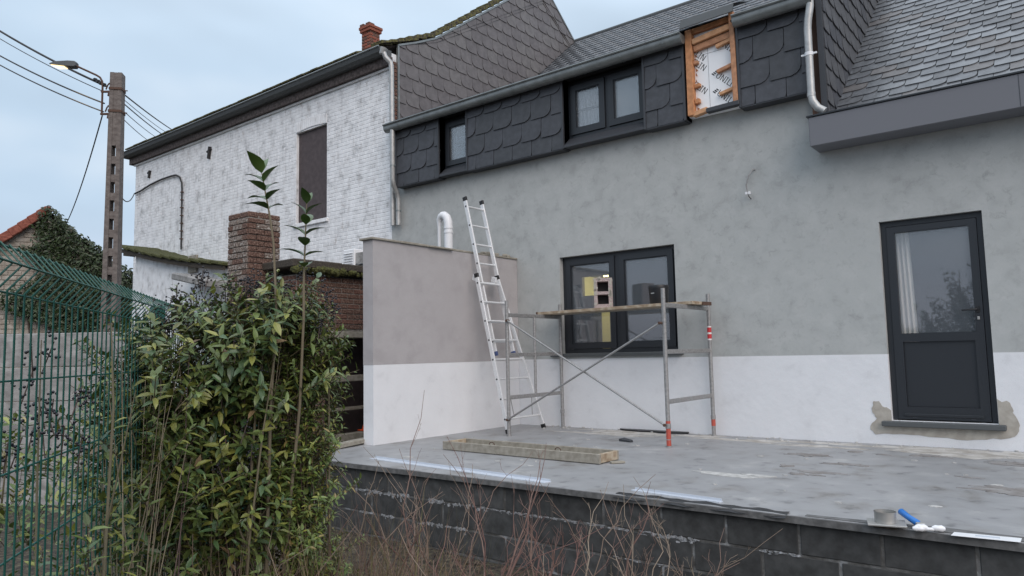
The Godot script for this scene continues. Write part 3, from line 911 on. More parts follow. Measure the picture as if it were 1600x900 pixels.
	dw = window_unit(hs, "dormer_window", -5.645, -4.375, 4.10, 4.93, 0.03, 0.05, [[-5.60, -5.03, 4.15, 4.88], [-4.975, -4.40, 4.15, 4.88]], 0.085, M.anthracite, 0.025, 3)  # extra third pane here too, for a brighter sky reflection
	st = new_st()
	quad(st, Vector3(-5.65, 3.985, dz + 0.015), Vector3(-4.37, 3.985, dz + 0.015), Vector3(-4.37, 4.11, 0.032), Vector3(-5.65, 4.11, 0.032))
	quad(st, Vector3(-5.65, 3.955, dz + 0.015), Vector3(-4.37, 3.955, dz + 0.015), Vector3(-4.37, 3.985, dz + 0.015), Vector3(-5.65, 3.985, dz + 0.015))
	quad(st, Vector3(-5.65, 3.955, 0.004), Vector3(-4.37, 3.955, 0.004), Vector3(-4.37, 3.955, dz + 0.015), Vector3(-5.65, 3.955, dz + 0.015))
	put("sloping_sill", st, M.anthracite_trim, dw)
	st = new_st()
	bar(st, Vector3(-5.52, 4.50, 0.0), Vector3(-5.1, 4.50, 0.0), 0.02, 0.03)
	put("inner_rail", st, M.anthracite_trim, dw)
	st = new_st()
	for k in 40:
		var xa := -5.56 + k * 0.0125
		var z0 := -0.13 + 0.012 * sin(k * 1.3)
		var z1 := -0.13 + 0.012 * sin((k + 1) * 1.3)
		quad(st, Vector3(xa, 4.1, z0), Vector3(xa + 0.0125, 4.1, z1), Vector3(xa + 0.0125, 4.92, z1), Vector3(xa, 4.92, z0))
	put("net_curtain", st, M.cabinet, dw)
	# soffit above the dormer windows
	st = new_st()
	box(st, Vector3(-9.2, 4.972, 0.004), Vector3(-3.78, 4.99, 0.33))
	box(st, Vector3(-3.09, 4.972, 0.004), Vector3(-2.2, 4.99, 0.33))
	put("soffit", st, M.under_slate, hs)
	# closing strip under the cladding against the wall
	# ---- stripped bay with bare timber and insulation
	var bay := part("stripped_bay", hs)
	st = new_st()
	box(st, Vector3(-3.765, 3.99, 0.004), Vector3(-3.095, 5.12, 0.10))
	var foil := put("insulation_board", st, M.foil, bay)
	st = new_st()
	box(st, Vector3(-3.485, 4.0, 0.1), Vector3(-3.481, 5.0, 0.1025))
	box(st, Vector3(-3.76, 4.76, 0.1), Vector3(-3.10, 4.764, 0.1026))
	put("board_joint", st, M.galvanised, foil)
	# flat print
	var rows := [["UNILIN", -3.645, 4.81], ["UNILIN", -3.645, 4.68], ["UNILIN", -3.645, 4.38], ["UNILIN", -3.255, 4.345], ["UNILIN", -3.25, 4.115], ["UNILIN", -3.215, 4.86], ["UNILIN", -3.20, 4.755]]
	for r in rows:
		var tm := TextMesh.new()
		tm.text = r[0]
		tm.font = SystemFont.new()
		tm.font.font_names = PackedStringArray(["Droid Sans"])
		tm.font_size = 16
		tm.pixel_size = 0.0064
		tm.depth = 0.001
		tm.curve_step = 2.0
		var mi := put("lettering", tm, M.print, foil, Transform3D(Basis(Vector3(0, 0, 1), -0.74), Vector3(r[1], r[2], 0.1012)))
		st = new_st()
		for k in 3:
			box(st, Vector3(-0.235 + 0.010 * k, -0.030 + k * 0.023, -0.0005), Vector3(-0.19 + 0.006 * k, -0.015 + k * 0.023, 0.0005))
		put("printed_mark", st, M.print, foil, mi.transform)
	# studs and battens
	var timber := [
		[Vector3(-3.71, 3.99, 0.13), Vector3(-3.70, 5.10, 0.14), 0.085, 0.10, 0],
		[Vector3(-3.125, 4.03, 0.13), Vector3(-3.13, 5.16, 0.14), 0.06, 0.13, 1],
		[Vector3(-3.65, 4.93, 0.16), Vector3(-3.16, 4.99, 0.16), 0.06, 0.07, 2],
		[Vector3(-3.65, 4.85, 0.13), Vector3(-3.16, 4.90, 0.13), 0.05, 0.08, 1],
		[Vector3(-3.66, 5.08, 0.13), Vector3(-3.16, 5.10, 0.13), 0.05, 0.07, 0],
		[Vector3(-3.36, 4.80, 0.13), Vector3(-3.155, 4.84, 0.13), 0.05, 0.045, 2],
		[Vector3(-3.36, 4.475, 0.13), Vector3(-3.155, 4.52, 0.13), 0.05, 0.045, 1],
		[Vector3(-3.34, 4.185, 0.13), Vector3(-3.155, 4.22, 0.13), 0.05, 0.04, 2],
		[Vector3(-3.66, 4.36, 0.13), Vector3(-3.585, 4.37, 0.13), 0.05, 0.045, 0],
		[Vector3(-3.66, 4.16, 0.13), Vector3(-3.60, 4.17, 0.13), 0.05, 0.06, 0],
		[Vector3(-3.66, 4.66, 0.13), Vector3(-3.60, 4.67, 0.13), 0.05, 0.04, 1],
		[Vector3(-3.69, 4.0, 0.13), Vector3(-3.50, 4.03, 0.13), 0.08, 0.06, 2]]
	for t in timber:
		st = new_st()
		bar(st, t[0], t[1], t[2], t[3], Vector3.UP if absf(t[1].y - t[0].y) < 0.5 else Vector3.BACK, 0.004)
		put("batten" if t[0].distance_to(t[1]) < 0.9 else "stud", st, M["raw_timber_%d" % t[4]], bay)
	# splinters at the stud's torn edge
	st = new_st()
	for i in 18:
		var y := rng.randf_range(4.05, 5.0)
		tri(st, Vector3(-3.655, y, 0.10), Vector3(-3.655 + rng.randf_range(0.02, 0.05), y + rng.randf_range(-0.02, 0.02), 0.12), Vector3(-3.655, y + 0.05, 0.10))
	put("splinters", st, M.raw_timber_1, bay)
	st = new_st()
	bar(st, Vector3(-3.50, 4.0, 0.16), Vector3(-3.08, 4.01, 0.16), 0.09, 0.055, Vector3.UP, 0.005)
	put("foot_flashing", st, M.anthracite_trim, bay)
	# lead flap over the bay, bent over the gutter line
	st = new_st()
	var fl := [Vector3(-3.74, 5.43, -0.22), Vector3(-3.74, 5.235, 0.22), Vector3(-3.745, 5.20, 0.29), Vector3(-3.75, 5.08, 0.325)]
	var fr := [Vector3(-3.05, 5.43, -0.22), Vector3(-3.05, 5.24, 0.22), Vector3(-3.055, 5.21, 0.29), Vector3(-3.06, 5.10, 0.32)]
	for i in 3:
		quad(st, fl[i + 1], fr[i + 1], fr[i], fl[i])
		quad(st, fl[i] + Vector3(0, -0.012, -0.006), fr[i] + Vector3(0, -0.012, -0.006), fr[i + 1] + Vector3(0, -0.004, -0.012), fl[i + 1] + Vector3(0, -0.004, -0.012))
	quad(st, fl[3] + Vector3(0, -0.004, -0.012), fr[3] + Vector3(0, -0.004, -0.012), fr[3], fl[3])
	put("lead_flap", st, M.lead, bay)

	# ---- gutters and pipes
	for g in [[-9.29, -3.74], [-3.07, -2.16]]:
		var gt := part("gutter", hs)
		st = new_st()
		var prof := []
		for k in 9:
			var a := PI + PI * k / 8.0
			prof.append(Vector2(0.268 - 0.072 * cos(a) * -1.0, 4.985 + 0.085 * sin(a)))
		var shell := [Vector2(0.19, 5.03)]
		for k in 9:
			var a := PI + PI * k / 8.0
			shell.append(Vector2(0.265 + 0.075 * cos(a), 4.985 + 0.075 * sin(a)))
		shell.append_array([Vector2(0.34, 5.03), Vector2(0.352, 5.045), Vector2(0.362, 5.03), Vector2(0.352, 5.015)])
		st.set_smooth_group(0)
		for k in shell.size() - 1:
			quad(st, Vector3(g[0], shell[k].y, shell[k].x), Vector3(g[1], shell[k].y, shell[k].x), Vector3(g[1], shell[k + 1].y, shell[k + 1].x), Vector3(g[0], shell[k + 1].y, shell[k + 1].x))
		st.set_smooth_group(-1)
		for x in [g[0], g[1]]:
			var pl := PackedVector2Array()
			for k in range(0, 11): pl.append(shell[k])
			prism(st, pl, Vector3(x, 0, 0), Vector3(0, 0, 1), Vector3.UP, -0.002, 0.002)
		put("trough", st, M.zinc, gt)
		# roll and second bead along the front
		st = new_st()
		tube(st, [Vector3(g[0], 5.032, 0.352), Vector3(g[1], 5.032, 0.352)], 0.013, 8)
		put("front_roll", st, M.zinc, gt)
		var x: float = g[0] + 0.35
		while x < g[1]:
			st = new_st()
			var band_pts := []
			for k in 9:
				var a := PI + PI * k / 8.0
				band_pts.append(Vector3(x, 4.985 + 0.08 * sin(a), 0.265 + 0.08 * cos(a)))
			for k in 8:
				quad(st, band_pts[k] - Vector3(0.012, 0, 0), band_pts[k] + Vector3(0.012, 0, 0), band_pts[k + 1] + Vector3(0.012, 0, 0), band_pts[k + 1] - Vector3(0.012, 0, 0))
			put("bracket", st, M.zinc, gt)
			x += 0.62
		# eaves board behind the trough
		st = new_st()
		box(st, Vector3(g[0] + 0.02, 4.991, 0.02), Vector3(g[1] - 0.02, 5.075, 0.18))
		put("eaves_board", st, M.anthracite_trim, gt)
		# strip of zinc between slates and gutter
		st = new_st()
		quad(st, Vector3(g[0], 5.055, 0.30), Vector3(g[1], 5.055, 0.30), Vector3(g[1], 5.135, 0.12), Vector3(g[0], 5.135, 0.12))
		put("drip_edge", st, M.zinc, gt)
	# downpipe on the left, kicking back to the wall
	var dp := part("downpipe", hs)
	st = new_st()
	tube(st, [Vector3(-9.12, 4.93, 0.28), Vector3(-9.12, 4.80, 0.28), Vector3(-9.12, 4.06, 0.28), Vector3(-9.13, 3.96, 0.25), Vector3(-9.17, 3.86, 0.14), Vector3(-9.18, 3.76, 0.10), Vector3(-9.18, 3.30, 0.095)], 0.042, 12)
	put("pipe", st, M.zinc_pipe, dp)
	for y in [4.30, 3.55]:
		st = new_st()
		var c := Vector3(-9.12, y, 0.28) if y > 4 else Vector3(-9.18, y, 0.097)
		tube(st, [c - Vector3(0, 0.014, 0), c + Vector3(0, 0.014, 0)], 0.047, 12)
		bar(st, c + Vector3(-0.07, 0, 0), c + Vector3(0.07, 0, 0), 0.012, 0.02)
		put("bracket", st, M.zinc, dp)
	# downpipe on the right, emptying into the box gutter
	dp = part("downpipe", hs)
	st = new_st()
	tube(st, [Vector3(-2.19, 5.0, 0.27), Vector3(-2.185, 4.90, 0.27), Vector3(-2.215, 4.74, 0.27), Vector3(-2.225, 4.64, 0.27), Vector3(-2.228, 3.86, 0.27), Vector3(-2.215, 3.79, 0.27), Vector3(-2.17, 3.71, 0.265), Vector3(-2.10, 3.655, 0.255)], 0.043, 12)
	put("pipe", st, M.zinc_pipe, dp)
	st = new_st()
	tube(st, [Vector3(-2.227, 4.32, 0.27), Vector3(-2.227, 4.36, 0.27)], 0.048, 12)
	bar(st, Vector3(-2.31, 4.34, 0.275), Vector3(-2.14, 4.34, 0.275), 0.012, 0.02)
	put("bracket", st, M.white_plastic, dp)
	st = new_st()
	tube(st, [Vector3(-2.228, 3.85, 0.27), Vector3(-2.228, 3.89, 0.27)], 0.047, 12)
	put("joint_collar", st, M.zinc_pipe, dp)

	# ---- box gutter fascia of the low eaves at the right
	var fa := part("fascia", hs)
	st = new_st()
	cbox(st, Vector3(-2.255, 3.262, 0.004), Vector3(XR, 3.59, 0.35), 0.006)
	put("casing", st, M.fascia_grey, fa)
	st = new_st()
	cbox(st, Vector3(-2.275, 3.591, 0.03), Vector3(XR, 3.612, 0.365), 0.004)
	put("top_trim", st, M.anthracite, fa)
	st = new_st()
	box(st, Vector3(-0.335, 3.27, 0.3505), Vector3(-0.329, 3.585, 0.352))
	put("casing_joint", st, M.anthracite_trim, fa)
	# ---- roofs
	var rf := part("roof", hs)
	# main pitch, right of the dormer: starts in the box gutter
	var s0 := Vector3(0, 3.60, 0.03)
	var dirv := Vector3(0, 0.838, -1.0).normalized()
	var len := 6.13 / absf(dirv.z)
	st = new_st()
	var a0 := Vector3(-2.1, 3.60, 0.03)
	quad(st, a0 + Vector3(0, -0.012, 0.0), Vector3(XR, 3.588, 0.03), Vector3(XR, 3.588, 0.03) + dirv * len, a0 + Vector3(0, -0.012, 0) + dirv * len)
	# main pitch behind the dormer
	var za := -4.22
	var ya := 3.60 + 0.838 * (0.03 - za)
	quad(st, Vector3(XL, ya, za), Vector3(-2.1, ya, za), Vector3(-2.1, ya, za) + dirv * 2.55, Vector3(XL, ya, za) + dirv * 2.55)
	# dormer pitch
	quad(st, Vector3(XL, 5.115, 0.15), Vector3(-2.06, 5.115, 0.15), Vector3(-2.06, ya - 0.004, za), Vector3(XL, ya - 0.004, za))
	# rear pitch
	var ridge := Vector3(0, 3.60, 0.03) + dirv * len
	quad(st, Vector3(XR, ridge.y, ridge.z), Vector3(XL, ridge.y, ridge.z), Vector3(XL, 5.9, -9.3), Vector3(XR, 5.9, -9.3))
	put("underlay", st, M.under_slate, rf)
	var roof_mats := [M.roof_slate_0, M.roof_slate_1, M.roof_slate_2, M.roof_slate_0, M.roof_slate_1, M.roof_slate_0, M.roof_slate_3]
	var rest := new_st()
	lay_slates(rf, a0, Vector3.RIGHT, dirv, PackedVector2Array([Vector2(0, 0), Vector2(7.1, 0), Vector2(7.1, 7.95), Vector2(0, 7.95)]), 0.28, 0.185, 0.075, roof_mats, func(p): return p.y < 4.1 and p.x < 2.1, rest, 0.0, 0.015, 0.008)
	# dormer roof: small at this distance, joined
	var ddir := Vector3(0, ya - 5.115, za - 0.15)
	var dlen := ddir.length()
	lay_slates(rf, Vector3(XL, 5.127, 0.15), Vector3.RIGHT, ddir.normalized(), PackedVector2Array([Vector2(0, 0), Vector2(7.39, 0), Vector2(7.39, dlen), Vector2(0, dlen)]), 0.28, 0.185, 0.075, roof_mats, func(_p): return false, rest, 0.0, 0.015, 0.008)
	lay_slates(rf, Vector3(XL, ya + 0.01, za), Vector3.RIGHT, dirv, PackedVector2Array([Vector2(0, 0), Vector2(7.35, 0), Vector2(7.35, 2.45), Vector2(0, 2.45)]), 0.28, 0.185, 0.075, roof_mats, func(_p): return false, rest, 0.0, 0.015, 0.008)
	var rs := put("far_slates", rest, M.roof_slate_0, rf)
	rs.set_meta("kind", "stuff")
	st = new_st()
	tube(st, [Vector3(XL, ridge.y + 0.0, ridge.z), Vector3(XR, ridge.y, ridge.z)], 0.07, 8)
	put("ridge_cap", st, M.lead, rf)
	# ---- cheek of the dormer, facing right
	var ck := part("dormer_cheek", hs)
	var cx := -2.1
	# outline in (u = -z, v = y)
	var cheek := PackedVector2Array([Vector2(-0.16, 3.62), Vector2(0.03, 3.62), Vector2(4.18, 3.62 + 0.838 * 4.15), Vector2(-0.14, 5.10)])
	st = new_st()
	prism(st, cheek, Vector3(cx, 0, 0), Vector3(0, 0, -1), Vector3.UP, -0.04, 0.0)
	put("backing", st, M.under_slate, ck)
	lay_slates(ck, Vector3(cx, 0, 0), Vector3(0, 0, -1), Vector3.UP, cheek, 0.29, 0.215, -0.09, [M.slate_3, M.slate_1, M.slate_3], yes, null, 0.1)
	st = new_st()
	box(st, Vector3(cx - 0.05, 3.62, 0.155), Vector3(cx + 0.012, 5.08, 0.185))
	put("corner_trim", st, M.anthracite_trim, ck)
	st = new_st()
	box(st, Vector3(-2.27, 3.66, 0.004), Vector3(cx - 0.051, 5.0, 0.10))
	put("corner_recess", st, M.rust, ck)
	# bare wire and holder high on the wall
	var wire := thing("wall_cable", "thin grey cable end with white connectors sticking out of the grey wall", "cable", Vector3(-3.06, 2.85, 0))
	st = new_st()
	tube(st, [Vector3(0.06, 0.35, -0.01), Vector3(0.05, 0.345, 0.04), Vector3(0.0, 0.27, 0.07), Vector3(-0.03, 0.16, 0.075), Vector3(-0.02, 0.08, 0.07)], 0.008, 6)
	put("sheath", st, M.galvanised, wire)
	for k in 2:
		st = new_st()
		cbox(st, Vector3(-0.05 + k * 0.035, 0.045, 0.05), Vector3(-0.022 + k * 0.035, 0.08, 0.075), 0.004)
		put("connector", st, M.white_plastic, wire)
	st = new_st()
	tube(st, [Vector3(-0.02, 0.05, 0.06), Vector3(-0.012, 0.02, 0.05), Vector3(-0.004, 0.0, 0.0)], 0.005, 5)
	put("lead", st, M.copper_cable, wire)

	# things in the room behind the window
	var cab := thing("dark_cabinet", "dark cabinet standing inside behind the big window", "cabinet", Vector3(-8.24, 0.241, -4.25))
	st = new_st()
	cbox(st, Vector3(-0.32, 0, -0.2), Vector3(0.32, 1.97, 0.15), 0.01)
	put("body", st, M.cabinet, cab)
	for k in 2:
		st = new_st()
		cbox(st, Vector3(-0.31 + k * 0.315, 0.05, 0.153), Vector3(-0.005 + k * 0.315, 1.93, 0.165), 0.004)
		put("door", st, M.cabinet, cab)
	var tl := thing("ceiling_lamp", "lit strip lamp on the ceiling of the room behind", "lamp", Vector3(-7.9, 2.72, -5.5))
	st = new_st()
	cbox(st, Vector3(-0.6, 0.06, -0.06), Vector3(0.6, 0.12, 0.06), 0.01)
	put("housing", st, M.white_plastic, tl)
	st = new_st()
	tube(st, [Vector3(-0.58, 0.035, 0), Vector3(0.58, 0.035, 0)], 0.02, 8)
	put("tube", st, M.tube_glow, tl)
	var ol := OmniLight3D.new()
	ol.name = "light"
	ol.position = Vector3(0, -0.08, 0)
	ol.light_color = Color(1.0, 0.95, 0.66)
	ol.light_energy = 1.1
	ol.light_size = 0.15
	ol.omni_range = 9.0
	ol.omni_attenuation = 2.0
	ol.shadow_enabled = true
	tl.add_child(ol)

# ------------------------------------------------------------------ rendered wall and flue
func make_side_wall() -> void:
	var t := thing("rendered_wall", "pinkish grey rendered wall with white base standing out from the house", "wall", Vector3(-6.77, 0, 1.42))
	var st := new_st()
	box(st, Vector3(-0.09, 0.946, -1.415), Vector3(0.09, 2.455, 1.41))
	put("upper_render", st, M.render_pink, t)
	st = new_st()
	box(st, Vector3(-0.088, GROUND - 0.1, -1.415), Vector3(0.088, 0.945, 1.407))
	put("primed_base", st, M.primer_white, t)
	# capping of weathered strips, uneven
	var z := -1.41
	while z < 1.42:
		var l := rng.randf_range(0.35, 0.6)
		st = new_st()
		var e := minf(z + l - 0.004, 1.445)
		cbox(st, Vector3(-0.125, 2.457, z), Vector3(0.115, 2.478 + rng.randf_range(0, 0.008), e), 0.004, Transform3D(Basis(Vector3(0, 0, 1), rng.randf_range(-0.01, 0.01)), Vector3.ZERO))
		put("capping", st, M.old_wood, t)
		z += l
	# leftover lumps of mortar near the house
	for k in 5:
		st = new_st()
		var r := rng.randf_range(0.02, 0.05)
		cbox(st, Vector3(-r, 0, -r), Vector3(r, r * 1.1, r * 1.4), r * 0.3, Transform3D(Basis(Vector3.UP, rng.randf() * TAU), Vector3(rng.randf_range(-0.05, 0.06), 2.487, -1.32 + k * 0.16)))
		put("mortar_lump", st, M.old_wood, t)
	var p := thing("flue_pipe", "white plastic flue pipe with a bend rising behind the rendered wall", "pipe", Vector3(-7.62, 2.3, 0.5))
	st = new_st()
	tube(st, [Vector3(0, -0.5, 0), Vector3(0, 0.72, 0), Vector3(-0.005, 0.80, 0), Vector3(-0.03, 0.87, 0.0), Vector3(-0.08, 0.91, 0.0), Vector3(-0.13, 0.91, 0)], 0.066, 14)
	put("pipe", st, M.white_plastic, p)
	st = new_st()
	for y in [0.62, 0.69]:
		tube(st, [Vector3(0, y, 0), Vector3(0, y + 0.03, 0)], 0.073, 14)
	put("collar", st, M.white_plastic, p)
	st = new_st()
	tube(st, [Vector3(-0.10, 0.915, 0), Vector3(-0.155, 0.90, 0), Vector3(-0.19, 0.85, 0), Vector3(-0.197, 0.76, 0), Vector3(-0.197, -0.5, 0)], [0.063, 0.06, 0.05, 0.03, 0.024], 10)
	put("side_pipe", st, M.white_plastic, p)

# ------------------------------------------------------------------ white house
func make_white_house() -> void:
	var h := thing("white_house", "tall whitewashed brick house with slate clad gable and boarded window", "house")
	var X0 := -19.42
	var X1 := -9.47
	var win := Rect2(-12.3 - X0, 3.73 - GROUND, 0.985, 1.87)
	var st := new_st()
	holed(st, Vector3(X0, GROUND, -0.014), Vector3.RIGHT, Vector3.UP, X1 - X0, 6.5 - GROUND, 0.3, [win])
	box(st, Vector3(X0, GROUND, -9.4), Vector3(X0 + 0.3, 6.5, -0.3145))
	box(st, Vector3(X1 - 0.3, GROUND, -9.4), Vector3(X1 - 0.02, 5.0, -0.3145))
	put("wall", st, M.whitewash, h)
	st = new_st()
	var near_count := [0]
	var flaky := FastNoiseLite.new()
	flaky.seed = 8
	flaky.frequency = 0.8
	var tint := func(x: float, y: float) -> Color:
		var k := flaky.get_noise_2d(x, y * 1.4)
		var edge := clampf((x - 9.0) / 0.95, 0.0, 1.0)
		var low := clampf((4.6 + 0.68 - y) / 1.2, 0.0, 1.0)
		if rng.randf() < 0.02 * edge * low: return Color(.6, .52, .47)
		var b := rng.randf_range(0.95, 1.0)
		return Color(b, b, b)
	gap = 0.0065
	var white_mix := []
	for k in 26: white_mix.append(M.whitewash)
	lay_bricks(h, Vector3(X0, 1.8, -0.014), Vector3.RIGHT, Vector3.UP, X1 - X0, 4.40, [Rect2(win.position.x - 0.01, win.position.y + GROUND - 1.8, win.size.x + 0.02, win.size.y + 0.09)], 0.213, 0.072, 0.0042, white_mix, func(x, y):
		if x > 8.55 and y > 1.25 and y < 4.3 and near_count[0] < 298:
			near_count[0] += 1
			return true
		return false, st, tint)
	gap = 0.011
	var bs := put("far_bricks", st, M.whitewash, h)
	bs.set_meta("kind", "stuff")
	# boarded window
	var w := part("boarded_window", h)
	w.set_meta("label", "dull brown boarded window opening")
	st = new_st()
	box(st, Vector3(-12.297, 3.735, -0.16), Vector3(-11.32, 5.595, -0.07))
	put("board", st, M.brown_board, w)
	st = new_st()
	cbox(st, Vector3(-12.36, 3.655, -0.1), Vector3(-11.26, 3.728, 0.035), 0.006)
	put("sill", st, M.whitewash, w)
	for k in 15:
		st = new_st()
		cbox(st, Vector3(-12.30 + k * 0.0665, 5.605 + 0.03 * sin(PI * (k + 0.5) / 15.0), -0.014), Vector3(-12.30 + k * 0.0665 + 0.058, 5.79 + 0.05 * sin(PI * (k + 0.5) / 15.0), 0.004), 0.004)
		put("lintel_brick", st, M.whitewash, w)
	# eaves: frieze, thin moulding, box and gutter
	st = new_st()
	box(st, Vector3(X0 - 0.14, 6.24, -0.01), Vector3(X1 + 0.05, 6.40, 0.10))
	put("frieze", st, M.eave_board, h)
	st = new_st()
	cbox(st, Vector3(X0 - 0.03, 6.195, -0.01), Vector3(X1 + 0.02, 6.235, 0.035), 0.006)
	put("moulding", st, M.whitewash, h)
	st = new_st()
	prism(st, PackedVector2Array([Vector2(0.0, 6.401), Vector2(0.20, 6.401), Vector2(0.27, 6.44), Vector2(0.30, 6.52), Vector2(0.0, 6.52)]), Vector3(X0 - 0.2, 0, 0), Vector3(0, 0, 1), Vector3.UP, -(X1 + 0.03 - X0 + 0.2), 0.0)
	put("gutter", st, M.lead, h)
	st = new_st()
	tube(st, [Vector3(X0 - 0.2, 6.525, 0.305), Vector3(X1 + 0.03, 6.525, 0.305)], 0.014, 6)
	put("gutter_roll", st, M.zinc, h)
	# roof: flared foot, steep above
	var rf := part("roof", h)
	st = new_st()
	var pf := [Vector2(0.22, 6.53), Vector2(-1.14, 7.06), Vector2(-4.74, 9.22), Vector2(-9.7, 6.0)]
	var pv := [Vector2(0.2, 6.53), Vector2(-1.14, 7.16), Vector2(-4.74, 9.78)]
	for i in 3:
		quad(st, Vector3(X0 - 0.15, pf[i].y, pf[i].x), Vector3(X1 + 0.05, pf[i].y, pf[i].x), Vector3(X1 + 0.05, pf[i + 1].y, pf[i + 1].x), Vector3(X0 - 0.15, pf[i + 1].y, pf[i + 1].x))
		quad(st, Vector3(X0 - 0.15, pf[i].y + 0.07, pf[i].x), Vector3(X1 + 0.05, pf[i].y + 0.07, pf[i].x), Vector3(X1 + 0.05, pf[i + 1].y + 0.07, pf[i + 1].x), Vector3(X0 - 0.15, pf[i + 1].y + 0.07, pf[i + 1].x))
	put("deck", st, M.eave_board, rf)
	# verge tiles along the gable edge and the first rows of tiles
	for i in 2:
		var a := Vector3(0, pv[i].y + 0.01, pv[i].x)
		var b := Vector3(0, pv[i + 1].y + 0.01, pv[i + 1].x)
		var n := int(a.distance_to(b) / 0.24)
		for k in n:
			var p := a.lerp(b, (k + 0.0) / n)
			var q := a.lerp(b, (k + 1.12) / n)
			for c in 1:
				st = new_st()
				var up := Vector3(0, 1, 0.7).normalized()
				bar(st, p + Vector3(X1 - 0.15, 0.075 + rng.randf_range(0, 0.02), 0), q + Vector3(X1 - 0.15, 0.045, 0), 0.30, 0.075 + rng.randf_range(0, 0.015), Vector3.UP, 0.008)
				put("tile", st, M.moss_tile, rf)
	# long strip of tiles at the eaves, seen edge on
	st = new_st()
	var x := X0 - 0.1
	while x < X1 - 0.8:
		bar(st, Vector3(x + 0.12, 6.625 + rng.randf_range(-0.006, 0.01), 0.24), Vector3(x + 0.12, 7.13, -1.1), 0.22, 0.035, Vector3.UP, 0.006)
		x += 0.235
	var et := put("eave_tiles", st, M.moss_tile, rf)
	et.set_meta("kind", "stuff")
	# roof hatch lying on the tiles
	st = new_st()
	bar(st, Vector3(-16.6, 6.88, -0.25), Vector3(-15.0, 6.88, -0.25), 0.6, 0.07, Vector3(0, 1, 0.47), 0.01)
	put("roof_hatch", st, M.lead, rf)
	# chimney of orange brick
	var ch := part("chimney", h)
	var cx0 := -11.22
	var cx1 := -10.95
	var cz0 := -1.06
	var cz1 := -0.80
	st = new_st()
	box(st, Vector3(cx0 + 0.01, 6.9, cz0 + 0.01), Vector3(cx1 - 0.01, 7.74, cz1 - 0.01))
	put("core", st, M.mortar, ch)
	var faces := [[Vector3(cx0, 7.1, cz1 - 0.01), Vector3.RIGHT, cx1 - cx0], [Vector3(cx1 - 0.01, 7.1, cz1), Vector3.FORWARD, cz1 - cz0], [Vector3(cx1, 7.1, cz0 + 0.01), Vector3.LEFT, cx1 - cx0], [Vector3(cx0 + 0.01, 7.1, cz0), Vector3.BACK, cz1 - cz0]]
	for f in faces:
		lay_bricks(ch, f[0], f[1], Vector3.UP, f[2], 0.56, [], 0.17, 0.066, 0.012, [M.brick_orange, M.brick_red, M.brick_orange], yes)
	for c in [[-0.03, 7.66, 7.72], [-0.045, 7.722, 7.78]]:
		for k in 4:
			st = new_st()
			var o: float = c[0]
			var l: float = (cx1 - cx0 - 2 * o) / 2.0
			var lz: float = (cz1 - cz0 - 2 * o) / 2.0
			var px := cx0 + o + (k % 2) * l
			var pz := cz0 + o + (k / 2) * lz
			cbox(st, Vector3(px + 0.003, c[1], pz + 0.003), Vector3(px + l - 0.003, c[2], pz + lz - 0.003), 0.005)
			put("crown_brick", st, M.brick_orange, ch)
	for k in 2:
		st = new_st()
		cbox(st, Vector3(cx0 - 0.025 + k * 0.18, 7.782, cz1 - 0.12), Vector3(cx0 + 0.09 + k * 0.18, 7.84 - k * 0.01, cz1 + 0.03), 0.006)
		put("crown_brick", st, M.brick_red, ch)
	st = new_st()
	bar(st, Vector3(cx0 - 0.02, 7.17, cz1 + 0.03), Vector3(cx1 + 0.02, 7.17, cz1 + 0.03), 0.06, 0.10, Vector3.UP, 0.01)
	bar(st, Vector3(cx1 + 0.03, 7.16, cz1 + 0.03), Vector3(cx1 + 0.03, 7.40, cz0), 0.06, 0.10, Vector3.UP, 0.01)
	put("mortar_flaunching", st, M.mortar, ch)
	# slate clad gable facing right; outline in (u = -z, v = y)
	var ga := part("clad_gable", h)
	var gab := PackedVector2Array([Vector2(0.17, 4.9), Vector2(0.17, 6.66), Vector2(0.62, 6.86), Vector2(1.14, 7.12), Vector2(4.74, 9.74), Vector2(9.3, 6.15), Vector2(9.3, 4.9)])
	st = new_st()
	prism(st, gab, Vector3(X1 + 0.02, 0, 0), Vector3(0, 0, -1), Vector3.UP, -0.1, 0.0)
	put("backing", st, M.under_slate, ga)
	rest_slates(ga, gab, X1 + 0.022)
	# metal edge up the front corner and along the verge
	for e in [[Vector2(0.155, 4.95), Vector2(0.155, 6.68)], [Vector2(0.155, 6.68), Vector2(0.62, 6.885)], [Vector2(0.62, 6.885), Vector2(1.14, 7.145)], [Vector2(1.14, 7.145), Vector2(4.74, 9.765)], [Vector2(4.74, 9.765), Vector2(9.3, 6.18)]]:
		st = new_st()
		bar(st, Vector3(X1 + 0.03, e[0].y, -e[0].x), Vector3(X1 + 0.03, e[1].y, -e[1].x), 0.035, 0.045, Vector3.RIGHT)
		put("edge_trim", st, M.zinc, ga)
	# corner strip of bare brick between the pipes and the slates
	var cs := part("corner_strip", h)
	lay_bricks(cs, Vector3(X1 + 0.005, 5.0, 0.0), Vector3.FORWARD, Vector3.UP, 0.15, 1.35, [], 0.15, 0.072, 0.012, [M.brick_red, M.brick_lichen, M.brick_dark], yes)
	# downpipe
	var dp := part("downpipe", h)
	st = new_st()
	tube(st, [Vector3(-9.42, 6.42, 0.2), Vector3(-9.40, 6.34, 0.18), Vector3(-9.36, 6.26, 0.10), Vector3(-9.355, 6.16, 0.08), Vector3(-9.35, 3.32, 0.07)], 0.045, 12)
	put("pipe", st, M.zinc_pipe, dp)
	st = new_st()
	tube(st, [Vector3(-9.45, 6.40, 0.22), Vector3(-9.43, 6.50, 0.2)], [0.05, 0.085], 10)
	put("hopper", st, M.zinc_pipe, dp)
